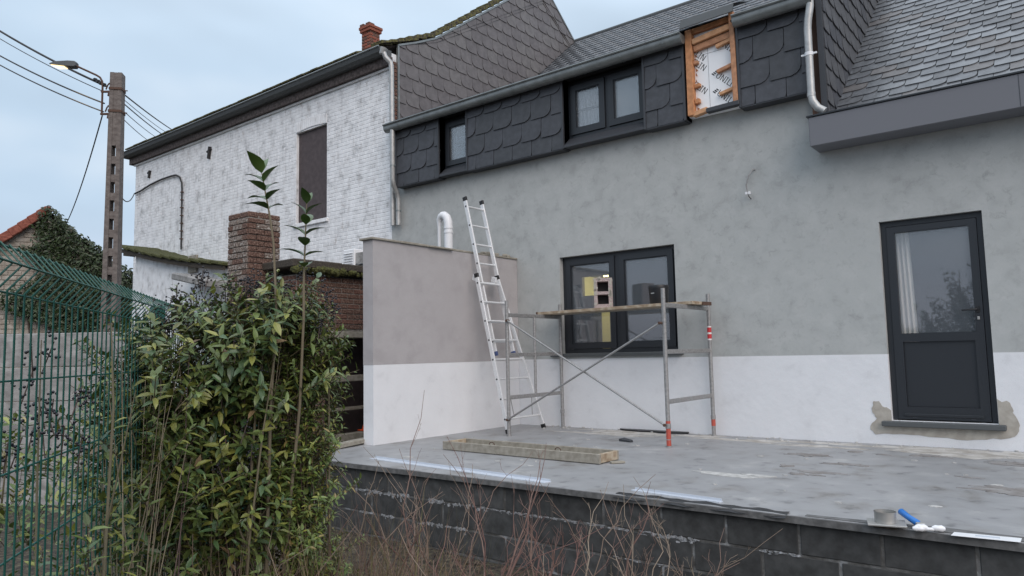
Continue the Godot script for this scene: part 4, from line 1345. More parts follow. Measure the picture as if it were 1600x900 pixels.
	# wall anchors
	for a in [Vector3(-15.65, 5.85, 0.0), Vector3(-18.6, 5.85, 0.0)]:
		st = new_st()
		var s := 1.0 if a.x > -17 else 0.7
		bar(st, a + Vector3(-0.02, -0.15 * s, 0.01), a + Vector3(0.03, 0.13 * s, 0.01), 0.05, 0.09 * s, Vector3.BACK, 0.006)
		bar(st, a + Vector3(-0.09 * s, 0.02, 0.02), a + Vector3(0.08 * s, 0.07, 0.02), 0.04, 0.05, Vector3.BACK, 0.006)
		put("wall_anchor", st, M.copper_cable, h)

	var c := thing("service_cable", "dark cable looping across the whitewashed wall from the pole", "cable", Vector3(-19.4, 5.45, 0.03))
	st = new_st()
	var pts := [Vector3(0.05, 0.0, 0.0), Vector3(0.35, 0.02, 0), Vector3(0.9, 0.10, 0), Vector3(1.5, 0.14, 0), Vector3(2.0, 0.14, 0), Vector3(2.25, 0.12, 0), Vector3(2.42, 0.04, 0), Vector3(2.52, -0.12, 0), Vector3(2.54, -0.3, 0), Vector3(2.56, -1.75, 0)]
	tube(st, pts, 0.022, 6)
	put("sheath", st, M.copper_cable, c)
	for k in 7:
		st = new_st()
		var q := Vector3(2.545, -0.35 - k * 0.19, 0)
		cbox(st, q - Vector3(0.035, 0.012, 0.03), q + Vector3(0.035, 0.012, 0.03), 0.004)
		put("clip", st, M.rust, c)
	# lean-to with mossy roof
	var l := thing("lean_to", "low white lean-to with sagging mossy roof against the whitewashed house", "shed", Vector3(-15.8, GROUND, 0.4))
	st = new_st()
	prism(st, PackedVector2Array([Vector2(-1.88, 0), Vector2(2.3, 0), Vector2(2.3, 3.55), Vector2(-1.88, 4.32)]), Vector3(0, 0, 0.3), Vector3.RIGHT, Vector3.UP, -0.7, 0.0)
	put("wall", st, M.whitewash, l)
	var k := 0
	var rp := func(t: float) -> Vector3: return Vector3(lerpf(-2.28, 2.35, t), lerpf(4.50, 3.66, t) - 0.07 * sin(t * PI), 0.0)
	for i in 11:
		st = new_st()
		bar(st, rp.call(i / 11.0) + Vector3(0, rng.randf_range(0, 0.03), 0), rp.call((i + 1.15) / 11.0) + Vector3(0, -0.02, 0), 1.1, 0.055, Vector3.UP, 0.01)
		put("roof_sheet", st, M.moss, l)
	st = new_st()
	for i in 6: bar(st, rp.call(i / 6.0) + Vector3(0, -0.10, 0.46), rp.call((i + 1) / 6.0) + Vector3(0, -0.10, 0.46), 0.05, 0.09, Vector3.UP)
	put("fascia_board", st, M.dark_wood, l)
	st = new_st()
	cbox(st, Vector3(0.70, 3.60, 0.305), Vector3(1.04, 3.98, 0.36), 0.008)
	put("vent_board", st, M.old_wood, l)
	st = new_st()
	bar(st, Vector3(-2.15, 4.33, 0.42), Vector3(-1.75, 4.27, 0.42), 0.12, 0.14, Vector3.UP, 0.01)
	put("purlin_end", st, M.dark_wood, l)
	st = new_st()
	bar(st, Vector3(0.9, 3.50, 0.55), Vector3(2.6, 3.20, 0.75), 0.5, 0.14, Vector3.UP, 0.02)
	put("ledge", st, M.concrete_panel, l)

func rest_slates(ga: Node, gab: PackedVector2Array, x: float) -> void:
	var rest := new_st()
	var count := [0]
	lay_slates(ga, Vector3(x, 0, 0), Vector3(0, 0, -1), Vector3.UP, gab, 0.335, 0.262, -0.095, [M.gable_slate_0, M.gable_slate_1, M.gable_slate_2, M.gable_slate_3], func(p):
		if p.x < 6.6 and p.y > 4.75 and p.y < 9.7 and p.y > 4.9 + maxf(0.0, p.x - 0.3) * 0.42:
			count[0] += 1
			return true
		return false, rest, 0.0, 0.017, 0.008)
	var r := put("far_slates", rest, M.gable_slate_0, ga)
	r.set_meta("kind", "stuff")

# ------------------------------------------------------------------ brick outbuilding
func make_outbuilding() -> void:
	var o := thing("brick_shed", "old red brick outbuilding with mossy flat roof and dark opening", "shed", Vector3(-7.9, GROUND, 1.5))
	var g := -GROUND
	var st := new_st()
	# right hand wall (faces +x), opening below the lintel; u runs from front to back
	holed(st, Vector3(0, 0, 1.55), Vector3.FORWARD, Vector3.UP, 2.9, 2.12 + g, 0.22, [Rect2(0.45, -0.1, 1.75, 1.40 + g + 0.1)])
	box(st, Vector3(-0.9, 0, 1.33), Vector3(-0.221, 2.12 + g, 1.55))
	box(st, Vector3(-0.9, 0, -1.35), Vector3(-0.221, 2.12 + g, -1.15))
	box(st, Vector3(-1.1, 0, -1.35), Vector3(-0.9, 2.12 + g, 1.55))
	put("mortar_wall", st, M.mortar, o)
	lay_bricks(o, Vector3(0, 0.0, 1.55), Vector3.FORWARD, Vector3.UP, 2.9, 2.115 + g, [Rect2(0.45, -0.1, 1.75, 1.50 + g)], 0.205, 0.07, 0.012, [M.brick_red, M.brick_red, M.brick_dark, M.brick_dark], yes)
	st = new_st()
	lay_bricks(o, Vector3(-1.1, 0.0, 1.55), Vector3.RIGHT, Vector3.UP, 1.1, 2.115 + g, [], 0.205, 0.07, 0.012, [M.brick_red], func(_x, _y): return false, st)
	var fb := put("front_bricks", st, M.brick_red, o)
	fb.set_meta("kind", "stuff")
	st = new_st()
	cbox(st, Vector3(-0.2, 1.305 + g, -0.75), Vector3(0.016, 1.395 + g, 1.2), 0.008)
	put("lintel", st, M.old_wood, o)
	# roof: thin concrete slabs with a rim of moss
	for k in 4:
		st = new_st()
		cbox(st, Vector3(-1.15, 2.2 + g, -1.42 + k * 0.78), Vector3(0.14, 2.285 + g + k * 0.006, -1.42 + k * 0.78 + 0.775), 0.012)
		put("roof_slab", st, M.dark_wood, o)
	st = new_st()
	for i in 260:
		var z := rng.randf_range(-1.4, 1.68)
		var r := rng.randf_range(0.02, 0.055)
		var p := Vector3(0.10 + rng.randf_range(-0.06, 0.05), 2.175 + g + rng.randf_range(-0.02, 0.02), z)
		cbox(st, Vector3(-r, -r * 0.7, -r), Vector3(r, r * 0.7, r), r * 0.55, Transform3D(Basis(Vector3(rng.randf() - .5, rng.randf() - .5, rng.randf() - .5).normalized(), rng.randf() * 3.0), p))
	var ms := put("moss", st, M.moss, o)
	ms.set_meta("kind", "stuff")
	# bearers and shelves inside
	for b in [[0.74, 0.09, -0.30], [0.30, 0.05, -0.5], [-0.06, 0.10, -0.22], [-0.45, 0.07, -0.4]]:
		st = new_st()
		bar(st, Vector3(b[2], b[0] + g, 1.3), Vector3(b[2], b[0] + g + 0.02, -1.1), 0.12, b[1], Vector3.UP, 0.01)
		put("beam", st, M.old_wood, o)
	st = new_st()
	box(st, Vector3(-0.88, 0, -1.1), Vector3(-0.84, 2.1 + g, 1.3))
	put("dark_backing_board", st, M.brown_board, o)  # dark board added behind the shallow opening, standing in for deep shade
	var oc := thing("orange_cone", "small bright orange plastic cone on the shelf in the dark opening", "cone", Vector3(-8.12, 0.0, 1.71))
	st = new_st()
	tube(st, [Vector3(0, 0.02, 0), Vector3(0, 0.10, 0), Vector3(0, 0.19, 0)], [0.075, 0.045, 0.016], 14)
	put("body", st, M.orange_plastic, oc)
	st = new_st()
	cbox(st, Vector3(-0.095, 0.0, -0.095), Vector3(0.095, 0.018, 0.095), 0.006)
	put("base", st, M.orange_plastic, oc)
	# pillar / stump of chimney at the front corner
	var p := thing("brick_pillar", "square weathered brick chimney stump rising above the hedge", "chimney", Vector3(-8.7, 1.0, 3.165))
	st = new_st()
	box(st, Vector3(-0.23, -1.68, -0.225), Vector3(0.23, 1.93, 0.225))
	put("core", st, M.mortar, p)
	var faces := [[Vector3(-0.24, 0, 0.23), Vector3.RIGHT, 0.48], [Vector3(0.24, 0, 0.235), Vector3.FORWARD, 0.47], [Vector3(0.24, 0, -0.23), Vector3.LEFT, 0.48], [Vector3(-0.24, 0, -0.235), Vector3.BACK, 0.47]]
	for i in 4:
		var f: Array = faces[i]
		lay_bricks(p, f[0], f[1], Vector3.UP, f[2], 1.88, [], 0.235, 0.076, 0.014, [M.brick_lichen, M.brick_dark, M.brick_lichen] if i == 0 else [M.brick_dark, M.brick_dark, M.brick_dark, M.brick_lichen], yes)
	for k in 6:
		st = new_st()
		var a := Vector3(-0.25 + (k % 2) * 0.25, 1.90, -0.245 + (k / 2) * 0.163)
		cbox(st, a, a + Vector3(0.24, 0.07 + rng.randf_range(-0.012, 0.012), 0.155), 0.012)
		put("cap_brick", st, M.brick_dark, p)
	# white unit on the roof
	var ac := thing("vent_unit", "white louvred ventilation unit on the brick outbuilding roof", "vent", Vector3(-8.4, 2.0, 1.6))
	st = new_st()
	cbox(st, Vector3(-0.24, 0.30, -0.15), Vector3(0.02, 0.64, 0.12), 0.01)
	put("casing", st, M.white_plastic, ac)
	for k in 7:
		st = new_st()
		bar(st, Vector3(-0.21, 0.35 + k * 0.038, 0.128), Vector3(-0.01, 0.35 + k * 0.038, 0.128), 0.018, 0.008, Vector3(0, 1, 0.6))
		put("louvre", st, M.white_plastic, ac)
	st = new_st()
	cbox(st, Vector3(0.022, 0.30, -0.15), Vector3(0.30, 0.58, 0.10), 0.01)
	put("side_box", st, M.concrete_panel, ac)
	st = new_st()
	cbox(st, Vector3(-0.27, 0.286, -0.18), Vector3(0.34, 0.312, 0.15), 0.004)
	put("tray", st, M.white_plastic, ac)
	st = new_st()
	tube(st, [Vector3(0.06, 0.40, 0.11), Vector3(0.12, 0.37, 0.14), Vector3(0.2, 0.39, 0.13), Vector3(0.27, 0.37, 0.11)], 0.018, 6)
	put("hose", st, M.black_plastic, ac)

# ------------------------------------------------------------------ terrace things
func make_scaffold() -> void:
	var s := thing("scaffold", "galvanised tube scaffold tower with crossed braces on the terrace", "scaffold", Vector3(-4.74, 0, 0.69))
	var xs := [-1.115, 1.105]
	var zs := [0.61, -0.60]
	var r := 0.024
	for i in 2:
		for j in 2:
			var st := new_st()
			var b := Vector3(xs[i], 0.0, zs[j])
			var lean := Vector3(0.0, 0, 0)
			tube(st, [b, b + Vector3(0, 1.73, 0) + lean], r, 12)
			var p := put("post", st, M.galvanised, s)
			st = new_st()
			tube(st, [b + Vector3(0, 0.20, 0), b + Vector3(0, 0.25, 0)], r + 0.006, 12)
			tube(st, [b + Vector3(0, 0.0, 0), b + Vector3(0, 0.012, 0)], r + 0.012, 12)
			put("collar", st, M.galvanised, p)
			if i == 1 and j == 0:
				st = new_st()
				tube(st, [b + Vector3(0, 0.014, 0), b + Vector3(0, 0.075, 0)], r + 0.0015, 12)
				tube(st, [b + Vector3(0, 0.085, 0), b + Vector3(0, 0.198, 0)], r + 0.0015, 12)
				tube(st, [b + Vector3(0, 0.252, 0), b + Vector3(0, 0.28, 0)], r + 0.0015, 12)
				put("red_band", st, M.red_paint, p)
			if i == 1 and j == 1:
				st = new_st()
				tube(st, [b + Vector3(0, 0.12, 0), b + Vector3(0, 0.198, 0)], r + 0.0015, 12)
				put("red_band", st, M.red_paint, p)
				var y := 1.16
				for k in 5:
					st = new_st()
					var l: float = [0.018, 0.055, 0.022, 0.06, 0.016][k]
					tube(st, [b + Vector3(0, y, 0), b + Vector3(0, y + l - 0.001, 0)], r + 0.002, 12)
					put("tape", st, M.tape_white if k % 2 == 0 else M.tape_red, p)
					y += l
		for y in [1.545, 1.03, 0.485]:
			var st := new_st()
			bar(st, Vector3(xs[i], y, zs[0] - 0.02), Vector3(xs[i], y, zs[1] + 0.02), 0.028, 0.05, Vector3.UP, 0.006)
			put("rung", st, M.galvanised, s)
	var st := new_st()
	tube(st, [Vector3(-1.115, 0.50, 0.02), Vector3(-1.115, 1.53, 0.02)], 0.019, 10)
	put("strut", st, M.galvanised, s)
	for b in [[Vector3(-1.09, 1.47, 0.64), Vector3(1.08, 0.235, 0.64)], [Vector3(-1.09, 0.21, 0.667), Vector3(1.08, 1.345, 0.667)]]:
		st = new_st()
		tube(st, [b[0], b[1]], 0.0125, 8)
		put("brace", st, M.galvanised, s)
		for e in [b[0], b[1]]:
			st = new_st()
			tube(st, [e + Vector3(0, 0, -0.04), e + Vector3(0, 0, 0.02)], 0.016, 8)
			put("pin", st, M.rust, s)
	# planks
	var p := thing("scaffold_plank", "weathered wooden plank laid across the scaffold, front one", "plank", Vector3(-4.76, 1.572, 0.45), "planks on the scaffold")
	st = new_st()
	bar(st, Vector3(-1.20, 0.0195, -0.06), Vector3(1.22, 0.0195, 0.17), 0.225, 0.037, Vector3.UP, 0.003)
	put("board", st, M.plank_wood, p)
	st = new_st()
	bar(st, Vector3(-1.203, 0.0195, -0.0602), Vector3(-1.175, 0.0195, -0.0575), 0.229, 0.041, Vector3.UP)
	put("end_band", st, M.rust, p)
	p = thing("scaffold_plank", "grey wooden plank behind another on the scaffold, nearest the wall", "plank", Vector3(-4.72, 1.572, 0.22), "planks on the scaffold")
	st = new_st()
	bar(st, Vector3(-1.18, 0.0195, -0.06), Vector3(1.20, 0.0195, 0.165), 0.2, 0.036, Vector3.UP, 0.003)
	put("board", st, M.old_wood, p)
	st = new_st()
	bar(st, Vector3(1.175, 0.0195, 0.1627), Vector3(1.203, 0.0195, 0.1652), 0.204, 0.04, Vector3.UP)
	put("end_band", st, M.rust, p)
	# hollow block
	var k := thing("hollow_block", "pinkish hollow clay block with two square holes standing on the plank", "block", Vector3(-4.90, 1.612, 0.46))
	k.rotation.y = 0.5
	st = new_st()
	holed(st, Vector3(-0.12, 0, 0.09), Vector3.RIGHT, Vector3.UP, 0.235, 0.385, 0.2, [Rect2(0.042, 0.045, 0.145, 0.125), Rect2(0.042, 0.21, 0.145, 0.13)])
	put("shell", st, M.hollow, k)
	st = new_st()
	box(st, Vector3(-0.11, 0.01, -0.135), Vector3(0.105, 0.375, -0.111))
	put("back_web", st, M.cabinet, k)
	st = new_st()
	for i in 26:
		var q := Vector3(rng.randf_range(-0.12, 0.115), rng.randf_range(0.0, 0.385), 0.091)
		if q.x > -0.09 and q.x < 0.08 and q.y > 0.03 and q.y < 0.35: q.x = [-0.1, 0.095][i % 2]
		var rr := rng.randf_range(0.008, 0.02)
		cbox(st, Vector3(-rr, -rr, -0.004), Vector3(rr, rr * 1.6, 0.004), 0.002, Transform3D(Basis(Vector3(0, 0, 1), rng.randf() * 3.0), q))
	put("mortar_smear", st, M.fresh_mortar, k)
	# black container
	var c := thing("black_bucket", "black plastic container with rounded rim on the scaffold plank", "bucket", Vector3(-4.09, 1.612, 0.50))
	st = new_st()
	tube(st, [Vector3(0, 0, 0), Vector3(0, 0.01, 0), Vector3(0, 0.20, 0), Vector3(0, 0.222, 0), Vector3(0, 0.232, 0)], [0.108, 0.113, 0.122, 0.124, 0.116], 24)
	put("body", st, M.black_plastic, c)
	st = new_st()
	tube(st, [Vector3(0, 0.19, 0), Vector3(0, 0.202, 0)], 0.128, 24)
	put("rim", st, M.black_plastic, c)
	st = new_st()
	bar(st, Vector3(-0.045, 0.13, 0.118), Vector3(0.0, 0.132, 0.121), 0.004, 0.012)
	put("handle_stub", st, M.steel, c)

func make_ladder() -> void:
	var l := thing("ladder", "two part aluminium extension ladder leaning on the rendered wall", "ladder", Vector3(-6.04, 0, 0.69))
	var o := Vector3(-6.04, 0, 0.69)
	# [bottom left, top left, bottom right, top right] of each section, left = nearer the viewer
	var low := [Vector3(-6.03, 0.03, 1.107), Vector3(-6.475, 2.12, 1.17), Vector3(-6.055, 0.03, 0.285), Vector3(-6.475, 2.12, 0.73)]
	var fly := [Vector3(-6.315, 1.05, 0.985), Vector3(-6.725, 3.23, 1.105), Vector3(-6.315, 1.05, 0.595), Vector3(-6.725, 3.23, 0.745)]
	for q in 2:
		var s: Array = [low, fly][q]
		var sec := part("section", l)
		for i in 2:
			var a: Vector3 = s[i * 2] - o
			var b: Vector3 = s[i * 2 + 1] - o
			var st := new_st()
			bar(st, a, b, 0.025, 0.062, Vector3.RIGHT, 0.004)
			var sm := put("stile", st, M.aluminium, sec)
			for e in [a, b]:
				var d := (b - a).normalized()
				st = new_st()
				bar(st, e - d * 0.03, e + d * 0.03, 0.03, 0.068, Vector3.RIGHT, 0.004)
				put("end_cap", st, M.blue_cap if q == 1 and e == a else M.black_plastic, sec)
			# dark rung sockets on the outer side of the near stile
			if i == 0:
				var cnt := 8 if q == 0 else 8
				for k in cnt:
					var p := a.lerp(b, (k + 0.6) / cnt)
					st = new_st()
					tube(st, [p + Vector3(0, 0, 0.010), p + Vector3(0, 0, 0.0155)], 0.013, 8)
					put("rung_socket", st, M.black_plastic, sec)
		for k in 8:
			var t := (k + 0.6) / 8.0
			var st := new_st()
			tube(st, [s[0].lerp(s[1], t) - o, s[2].lerp(s[3], t) - o], 0.0145, 8)
			put("rung", st, M.aluminium, sec)
	# stabiliser strap and hook
	var st := new_st()
	for z in [1.14, 0.74]:
		bar(st, Vector3(-6.47, 2.08, z) - o, Vector3(-6.56, 2.10, z) - o, 0.05, 0.08, Vector3.UP, 0.006)
	put("guide_hook", st, M.aluminium, l)
	st = new_st()
	tube(st, [Vector3(-6.10, 0.45, 0.95) - o, Vector3(-6.08, 0.2, 0.9) - o], 0.006, 5)
	tube(st, [Vector3(-6.10, 0.45, 0.48) - o, Vector3(-6.08, 0.2, 0.5) - o], 0.006, 5)
	put("stay", st, M.galvanised, l)

func make_small_things() -> void:
	# shallow wooden mould
	var t := thing("formwork_tray", "long shallow wooden form lying on the terrace", "formwork", Vector3(-4.65, 0, 2.52))
	var L := 1.03
	for s in [[Vector3(-L, 0.05, 0.165), Vector3(L, 0.05, 0.215)], [Vector3(-L + 0.02, 0.05, -0.16), Vector3(L, 0.05, -0.11)]]:
		var st := new_st()
		bar(st, s[0], s[1], 0.03, 0.09, Vector3.UP, 0.004)
		put("side_board", st, M.old_wood, t)
	for s in [[Vector3(-L + 0.03, 0.05, 0.15), Vector3(-L + 0.045, 0.05, -0.145)], [Vector3(L - 0.03, 0.05, 0.195), Vector3(L - 0.015, 0.05, -0.095)]]:
		var st := new_st()
		bar(st, s[0], s[1], 0.035, 0.085, Vector3.UP, 0.004)
		put("end_board", st, M.plank_wood, t)
	var st := new_st()
	bar(st, Vector3(-L + 0.05, 0.012, 0.0), Vector3(L - 0.05, 0.012, 0.05), 0.30, 0.012, Vector3.UP)
	put("bottom_board", st, M.old_wood, t)
	for q in [Vector3(-0.34, 0.10, 0.15), Vector3(0.52, 0.10, 0.17)]:
		st = new_st()
		var pts := []
		for k in 9: pts.append(q + Vector3(cos(PI * k / 8.0) * 0.035, sin(PI * k / 8.0) * 0.03 - 0.01, 0))
		tube(st, pts, 0.005, 5)
		put("wire_loop", st, M.rust, t)
	st = new_st()
	bar(st, Vector3(L + 0.05, 0.012, 0.12), Vector3(L + 0.14, 0.012, 0.02), 0.06, 0.02, Vector3.UP, 0.004)
	put("loose_offcut", st, M.old_wood, t)
	# steel cup on a plate
	var p := thing("steel_post_base", "grey steel cup on a square plate at the terrace edge", "post base", Vector3(-0.985, 0, 3.90))
	st = new_st()
	cbox(st, Vector3(-0.1, 0.018, -0.085), Vector3(0.1, 0.028, 0.085), 0.002, Transform3D(Basis(Vector3.UP, 0.25), Vector3.ZERO))
	put("plate", st, M.steel, p)
	st = new_st()
	cbox(st, Vector3(-0.06, 0.0, -0.05), Vector3(0.06, 0.0175, 0.05), 0.002)
	put("packing", st, M.dark_wood, p)
	st = new_st()
	tube(st, [Vector3(-0.005, 0.0285, 0), Vector3(-0.005, 0.088, 0)], 0.057, 28, false)
	tube(st, [Vector3(-0.005, 0.088, 0), Vector3(-0.005, 0.0285, 0)], 0.0525, 28, false)
	tube(st, [Vector3(-0.005, 0.083, 0), Vector3(-0.005, 0.089, 0)], 0.0585, 28, false)
	put("cup", st, M.steel, p)
	# paint brush
	var b := thing("paint_brush", "blue handled brush with white bristles on the terrace edge", "brush", Vector3(-0.86, 0, 3.83))
	st = new_st()
	tube(st, [Vector3(-0.075, 0.075, -0.06), Vector3(-0.07, 0.072, -0.055), Vector3(-0.02, 0.05, -0.01), Vector3(0.03, 0.034, 0.035), Vector3(0.036, 0.032, 0.04)], [0.012, 0.019, 0.017, 0.019, 0.012], 12)
	put("handle", st, M.blue_handle, b)
	st = new_st()
	bar(st, Vector3(0.034, 0.030, 0.038), Vector3(0.055, 0.026, 0.058), 0.04, 0.028, Vector3.UP, 0.003)
	put("ferrule", st, M.steel, b)
	for q in [[Vector3(0.055, 0.022, 0.085), 0.028], [Vector3(0.045, 0.018, 0.098), 0.022], [Vector3(0.135, 0.022, 0.055), 0.026], [Vector3(0.095, 0.017, 0.075), 0.015]]:
		st = new_st()
		var seg := []
		var rad := []
		for k in 5:
			seg.append(q[0] + Vector3(-0.03 + k * 0.015, 0.0, 0.012 - k * 0.006))
			rad.append(q[1] * [0.45, 0.8, 0.72, 0.8, 0.4][k] * 0.9)
		tube(st, seg, rad, 9)
		put("bristle_tuft", st, M.white_plastic, b)

# ------------------------------------------------------------------ street side
func make_pole() -> void:
	var base := Vector3(-12.95, GROUND, 3.2)
	var p := thing("utility_pole", "slotted concrete utility pole beside the green fence", "pole", base)
	var yaw := Basis(Vector3.UP, deg_to_rad(50.0))
	var H := 6.74
	var wid := func(y: float) -> float: return lerpf(0.27, 0.19, y / H)
	var st := new_st()
	# two flanges, tapering, and a web with slots between them
	for s in [-1.0, 1.0]:
		var lo: float = wid.call(0.0)
		var hi: float = wid.call(H)
		var a := []
		for e in [[0.0, lo], [H, hi]]:
			var w: float = e[1]
			var xin: float = s * w * 0.17
			var xout: float = s * w * 0.5
			var d: float = w * 0.5
			a.append([Vector3(xin, e[0], -d), Vector3(xout, e[0], -d), Vector3(xout, e[0], d), Vector3(xin, e[0], d)])
		for i in 4:
			var k := (i + 1) % 4
			quad(st, yaw * a[0][k], yaw * a[0][i], yaw * a[1][i], yaw * a[1][k])
		quad(st, yaw * a[1][0], yaw * a[1][1], yaw * a[1][2], yaw * a[1][3])
	put("flange", st, M.concrete_pole, p)
	st = new_st()
	var y := 0.0
	while y < H:
		var solid := 0.13
		if y > 5.25: solid = H - y
		var w0: float = wid.call(y) * 0.171
		var d0: float = wid.call(y) * 0.44
		st = new_st()
		box(st, Vector3(-w0, y, -d0), Vector3(w0, minf(y + solid, H - 0.002), d0), Transform3D(yaw, Vector3.ZERO))
		put("web", st, M.concrete_pole, p)
		y += solid + 0.19
	# fixing bands
	for b in [5.98 + 0.47, 5.58 + 0.47]:
		st = new_st()
		var w: float = wid.call(b) * 0.5 + 0.008
		holed_band(st, b, w, yaw)
		put("band", st, M.rust, p)
	var left := Vector3(-0.785, 0, 0.62)     # towards the lamp
	st = new_st()
	for b in [6.45, 6.05]:
		bar(st, Vector3(0, b - 0.02, 0) + left * 0.08, Vector3(0, b - 0.02, 0) + left * 0.28, 0.035, 0.03)
		tube(st, [Vector3(0, b + 0.12, 0) + left * 0.16, Vector3(0, b + 0.15, 0) + left * 0.11, Vector3(0, b + 0.10, 0) + left * 0.17, Vector3(0, b + 0.02, 0) + left * 0.2], 0.012, 6)
		tube(st, [Vector3(0, b - 0.03, 0) + left * 0.14, Vector3(0, b - 0.1, 0) + left * 0.15], 0.022, 8)
	put("bracket", st, M.rust, p)

	var lm := thing("street_lamp", "lit street lamp on a curved arm bolted to the pole", "street lamp", base + left * 0.26)
	st = new_st()
	tube(st, [Vector3(0, 6.02, 0), Vector3(0, 6.52, 0), Vector3(0, 6.62, 0) + left * 0.01, Vector3(0, 6.69, 0) + left * 0.05, Vector3(0, 6.73, 0) + left * 0.11, Vector3(0, 6.92, 0) + left * 0.50], 0.017, 10)
	put("arm", st, M.rust, lm)
	st = new_st()
	# head: tapered shell
	var hb := Vector3(0, 6.93, 0) + left * 0.46
	var hd := (left + Vector3(0, 0.04, 0)).normalized()
	var sd := hd.cross(Vector3.UP).normalized()
	var up := sd.cross(hd)
	var secs := [[0.0, 0.05, 0.03, -0.03], [0.03, 0.075, 0.055, -0.055], [0.14, 0.085, 0.06, -0.05], [0.36, 0.07, 0.045, -0.02], [0.47, 0.035, 0.01, -0.005]]
	var prev := []
	for s in secs:
		var c: Vector3 = hb + hd * s[0]
		var ring := [c + sd * s[1] + up * s[3], c + sd * s[1] * 0.9 + up * s[2] * 0.7, c + sd * s[1] * 0.45 + up * s[2], c - sd * s[1] * 0.45 + up * s[2], c - sd * s[1] * 0.9 + up * s[2] * 0.7, c - sd * s[1] + up * s[3]]
		if prev:
			for i in 5: quad(st, prev[i], ring[i], ring[i + 1], prev[i + 1])
			quad(st, prev[5], ring[5], ring[0], prev[0])
		else:
			for i in range(1, 5): tri(st, ring[0], ring[i], ring[i + 1])
		prev = ring
	put("head", st, M.lead, lm)
	st = new_st()
	var g0: Vector3 = hb + hd * 0.19 - up * 0.055
	var g1: Vector3 = hb + hd * 0.45 - up * 0.018
	quad(st, g0 - sd * 0.065, g1 - sd * 0.035, g1 + sd * 0.035, g0 + sd * 0.065)
	var m0: Vector3 = hb + hd * 0.30 - up * 0.085
	tri(st, g0 - sd * 0.065, g0 + sd * 0.065, m0)
	tri(st, g0 + sd * 0.065, g1 + sd * 0.035, m0)
	tri(st, g1 + sd * 0.035, g1 - sd * 0.035, m0)
	tri(st, g1 - sd * 0.035, g0 - sd * 0.065, m0)
	put("lens", st, M.lamp_glow, lm)
	var sp := SpotLight3D.new()
	sp.name = "light"
	sp.light_color = Color(1.0, 0.86, 0.62)
	sp.light_energy = 1.2
	sp.light_size = 0.1
	sp.spot_range = 14.0
	sp.spot_angle = 65.0
	sp.spot_attenuation = 2.0
	sp.shadow_enabled = true
	lm.add_child(sp)
	sp.position = hb + hd * 0.3 - up * 0.12
	sp.rotation_degrees = Vector3(-90, 0, 0)

	# overhead lines; each sags a little
	var far_left := [[Vector3(-16.05, 8.13, 4.10), 6.53, 0.02, "uppermost thick overhead line running left from the pole"], [Vector3(-16.06, 7.98, 4.09), 6.42, 0.008, "thin overhead line just below the uppermost, left of the pole"], [Vector3(-16.08, 7.65, 4.07), 6.22, 0.014, "third overhead line down, left of the pole"], [Vector3(-16.09, 7.47, 4.06), 6.07, 0.012, "lowest overhead line running left from the pole"]]
	for i in 4:
		var e: Array = far_left[i]
		var a := base + left * (0.2 + 0.01 * i) + Vector3(0, e[1], 0)
		var b: Vector3 = Vector3(e[0].x, e[0].y + GROUND, e[0].z)
		b = a + (b + Vector3(0, 0.12, 0) - a) * 1.6
		wire("overhead_line", a, b, 0.10, e[2], e[3], "overhead lines left of the pole", i == 0)
	var right := [[6.47, Vector3(-23.09, 8.63, -3.0), 0.014, "uppermost overhead line behind the white house roof"], [6.38, Vector3(-23.29, 8.58, -2.84), 0.007, "thin second overhead line going behind the white house"], [6.31, Vector3(-23.35, 8.47, -2.81), 0.012, "third overhead line going behind the white house"], [6.18, Vector3(-23.6, 8.46, -2.61), 0.008, "fourth overhead line going behind the white house"], [6.04, Vector3(-23.78, 8.32, -2.49), 0.008, "lowest overhead line going behind the white house"]]
	for e in right:
		var a := base + Vector3(0.02, e[0] - 0.02, -0.02)
		wire("overhead_line", a, a + (e[1] - a) * 1.5, 0.1, e[2], e[3], "overhead lines right of the pole", false)
	wire("drop_cable", base + left * 0.25 + Vector3(0, 6.0, 0), Vector3(-24.2, 5.1, -0.02), 0.25, 0.012, "thin cable dropping from the pole to the ivy covered gable", "", false)
	wire("drop_cable", base + Vector3(0.05, 4.75, 0), Vector3(-19.36, 5.46, 0.035), 0.25, 0.012, "slack cable from the pole to the whitewashed wall", "", false)

func holed_band(st: SurfaceTool, y: float, w: float, yaw: Basis) -> void:
	box(st, Vector3(-w, y - 0.02, w - 0.004), Vector3(w, y + 0.02, w + 0.004), Transform3D(yaw, Vector3.ZERO))
	box(st, Vector3(-w, y - 0.02, -w - 0.004), Vector3(w, y + 0.02, -w + 0.004), Transform3D(yaw, Vector3.ZERO))
	box(st, Vector3(w - 0.004, y - 0.02, -w + 0.004), Vector3(w + 0.004, y + 0.02, w - 0.004), Transform3D(yaw, Vector3.ZERO))
	box(st, Vector3(-w - 0.004, y - 0.02, -w + 0.004), Vector3(-w + 0.004, y + 0.02, w - 0.004), Transform3D(yaw, Vector3.ZERO))
	tube(st, [yaw * Vector3(w, y, 0.0), yaw * Vector3(w + 0.06, y, 0.0)], 0.01, 6)

func wire(called: String, a: Vector3, b: Vector3, sag: float, r: float, label: String, group: String, knots: bool) -> void:
	var t := thing(called, label, "cable", a, group)
	var st := new_st()
	var pts := []
	for k in 17:
		var f := k / 16.0
		pts.append((b - a) * f - Vector3(0, sag * 4.0 * f * (1.0 - f), 0))
	tube(st, pts, r, 5)
	put("strand", st, M.copper_cable, t)
	if knots:
		for k in 4:
			st = new_st()
			var p: Vector3 = (b - a).normalized() * (0.06 + k * 0.09)
			cbox(st, p - Vector3(0.03, 0.025, 0.03), p + Vector3(0.03, 0.03, 0.03), 0.008)
			put("clamp", st, M.black_plastic, t)

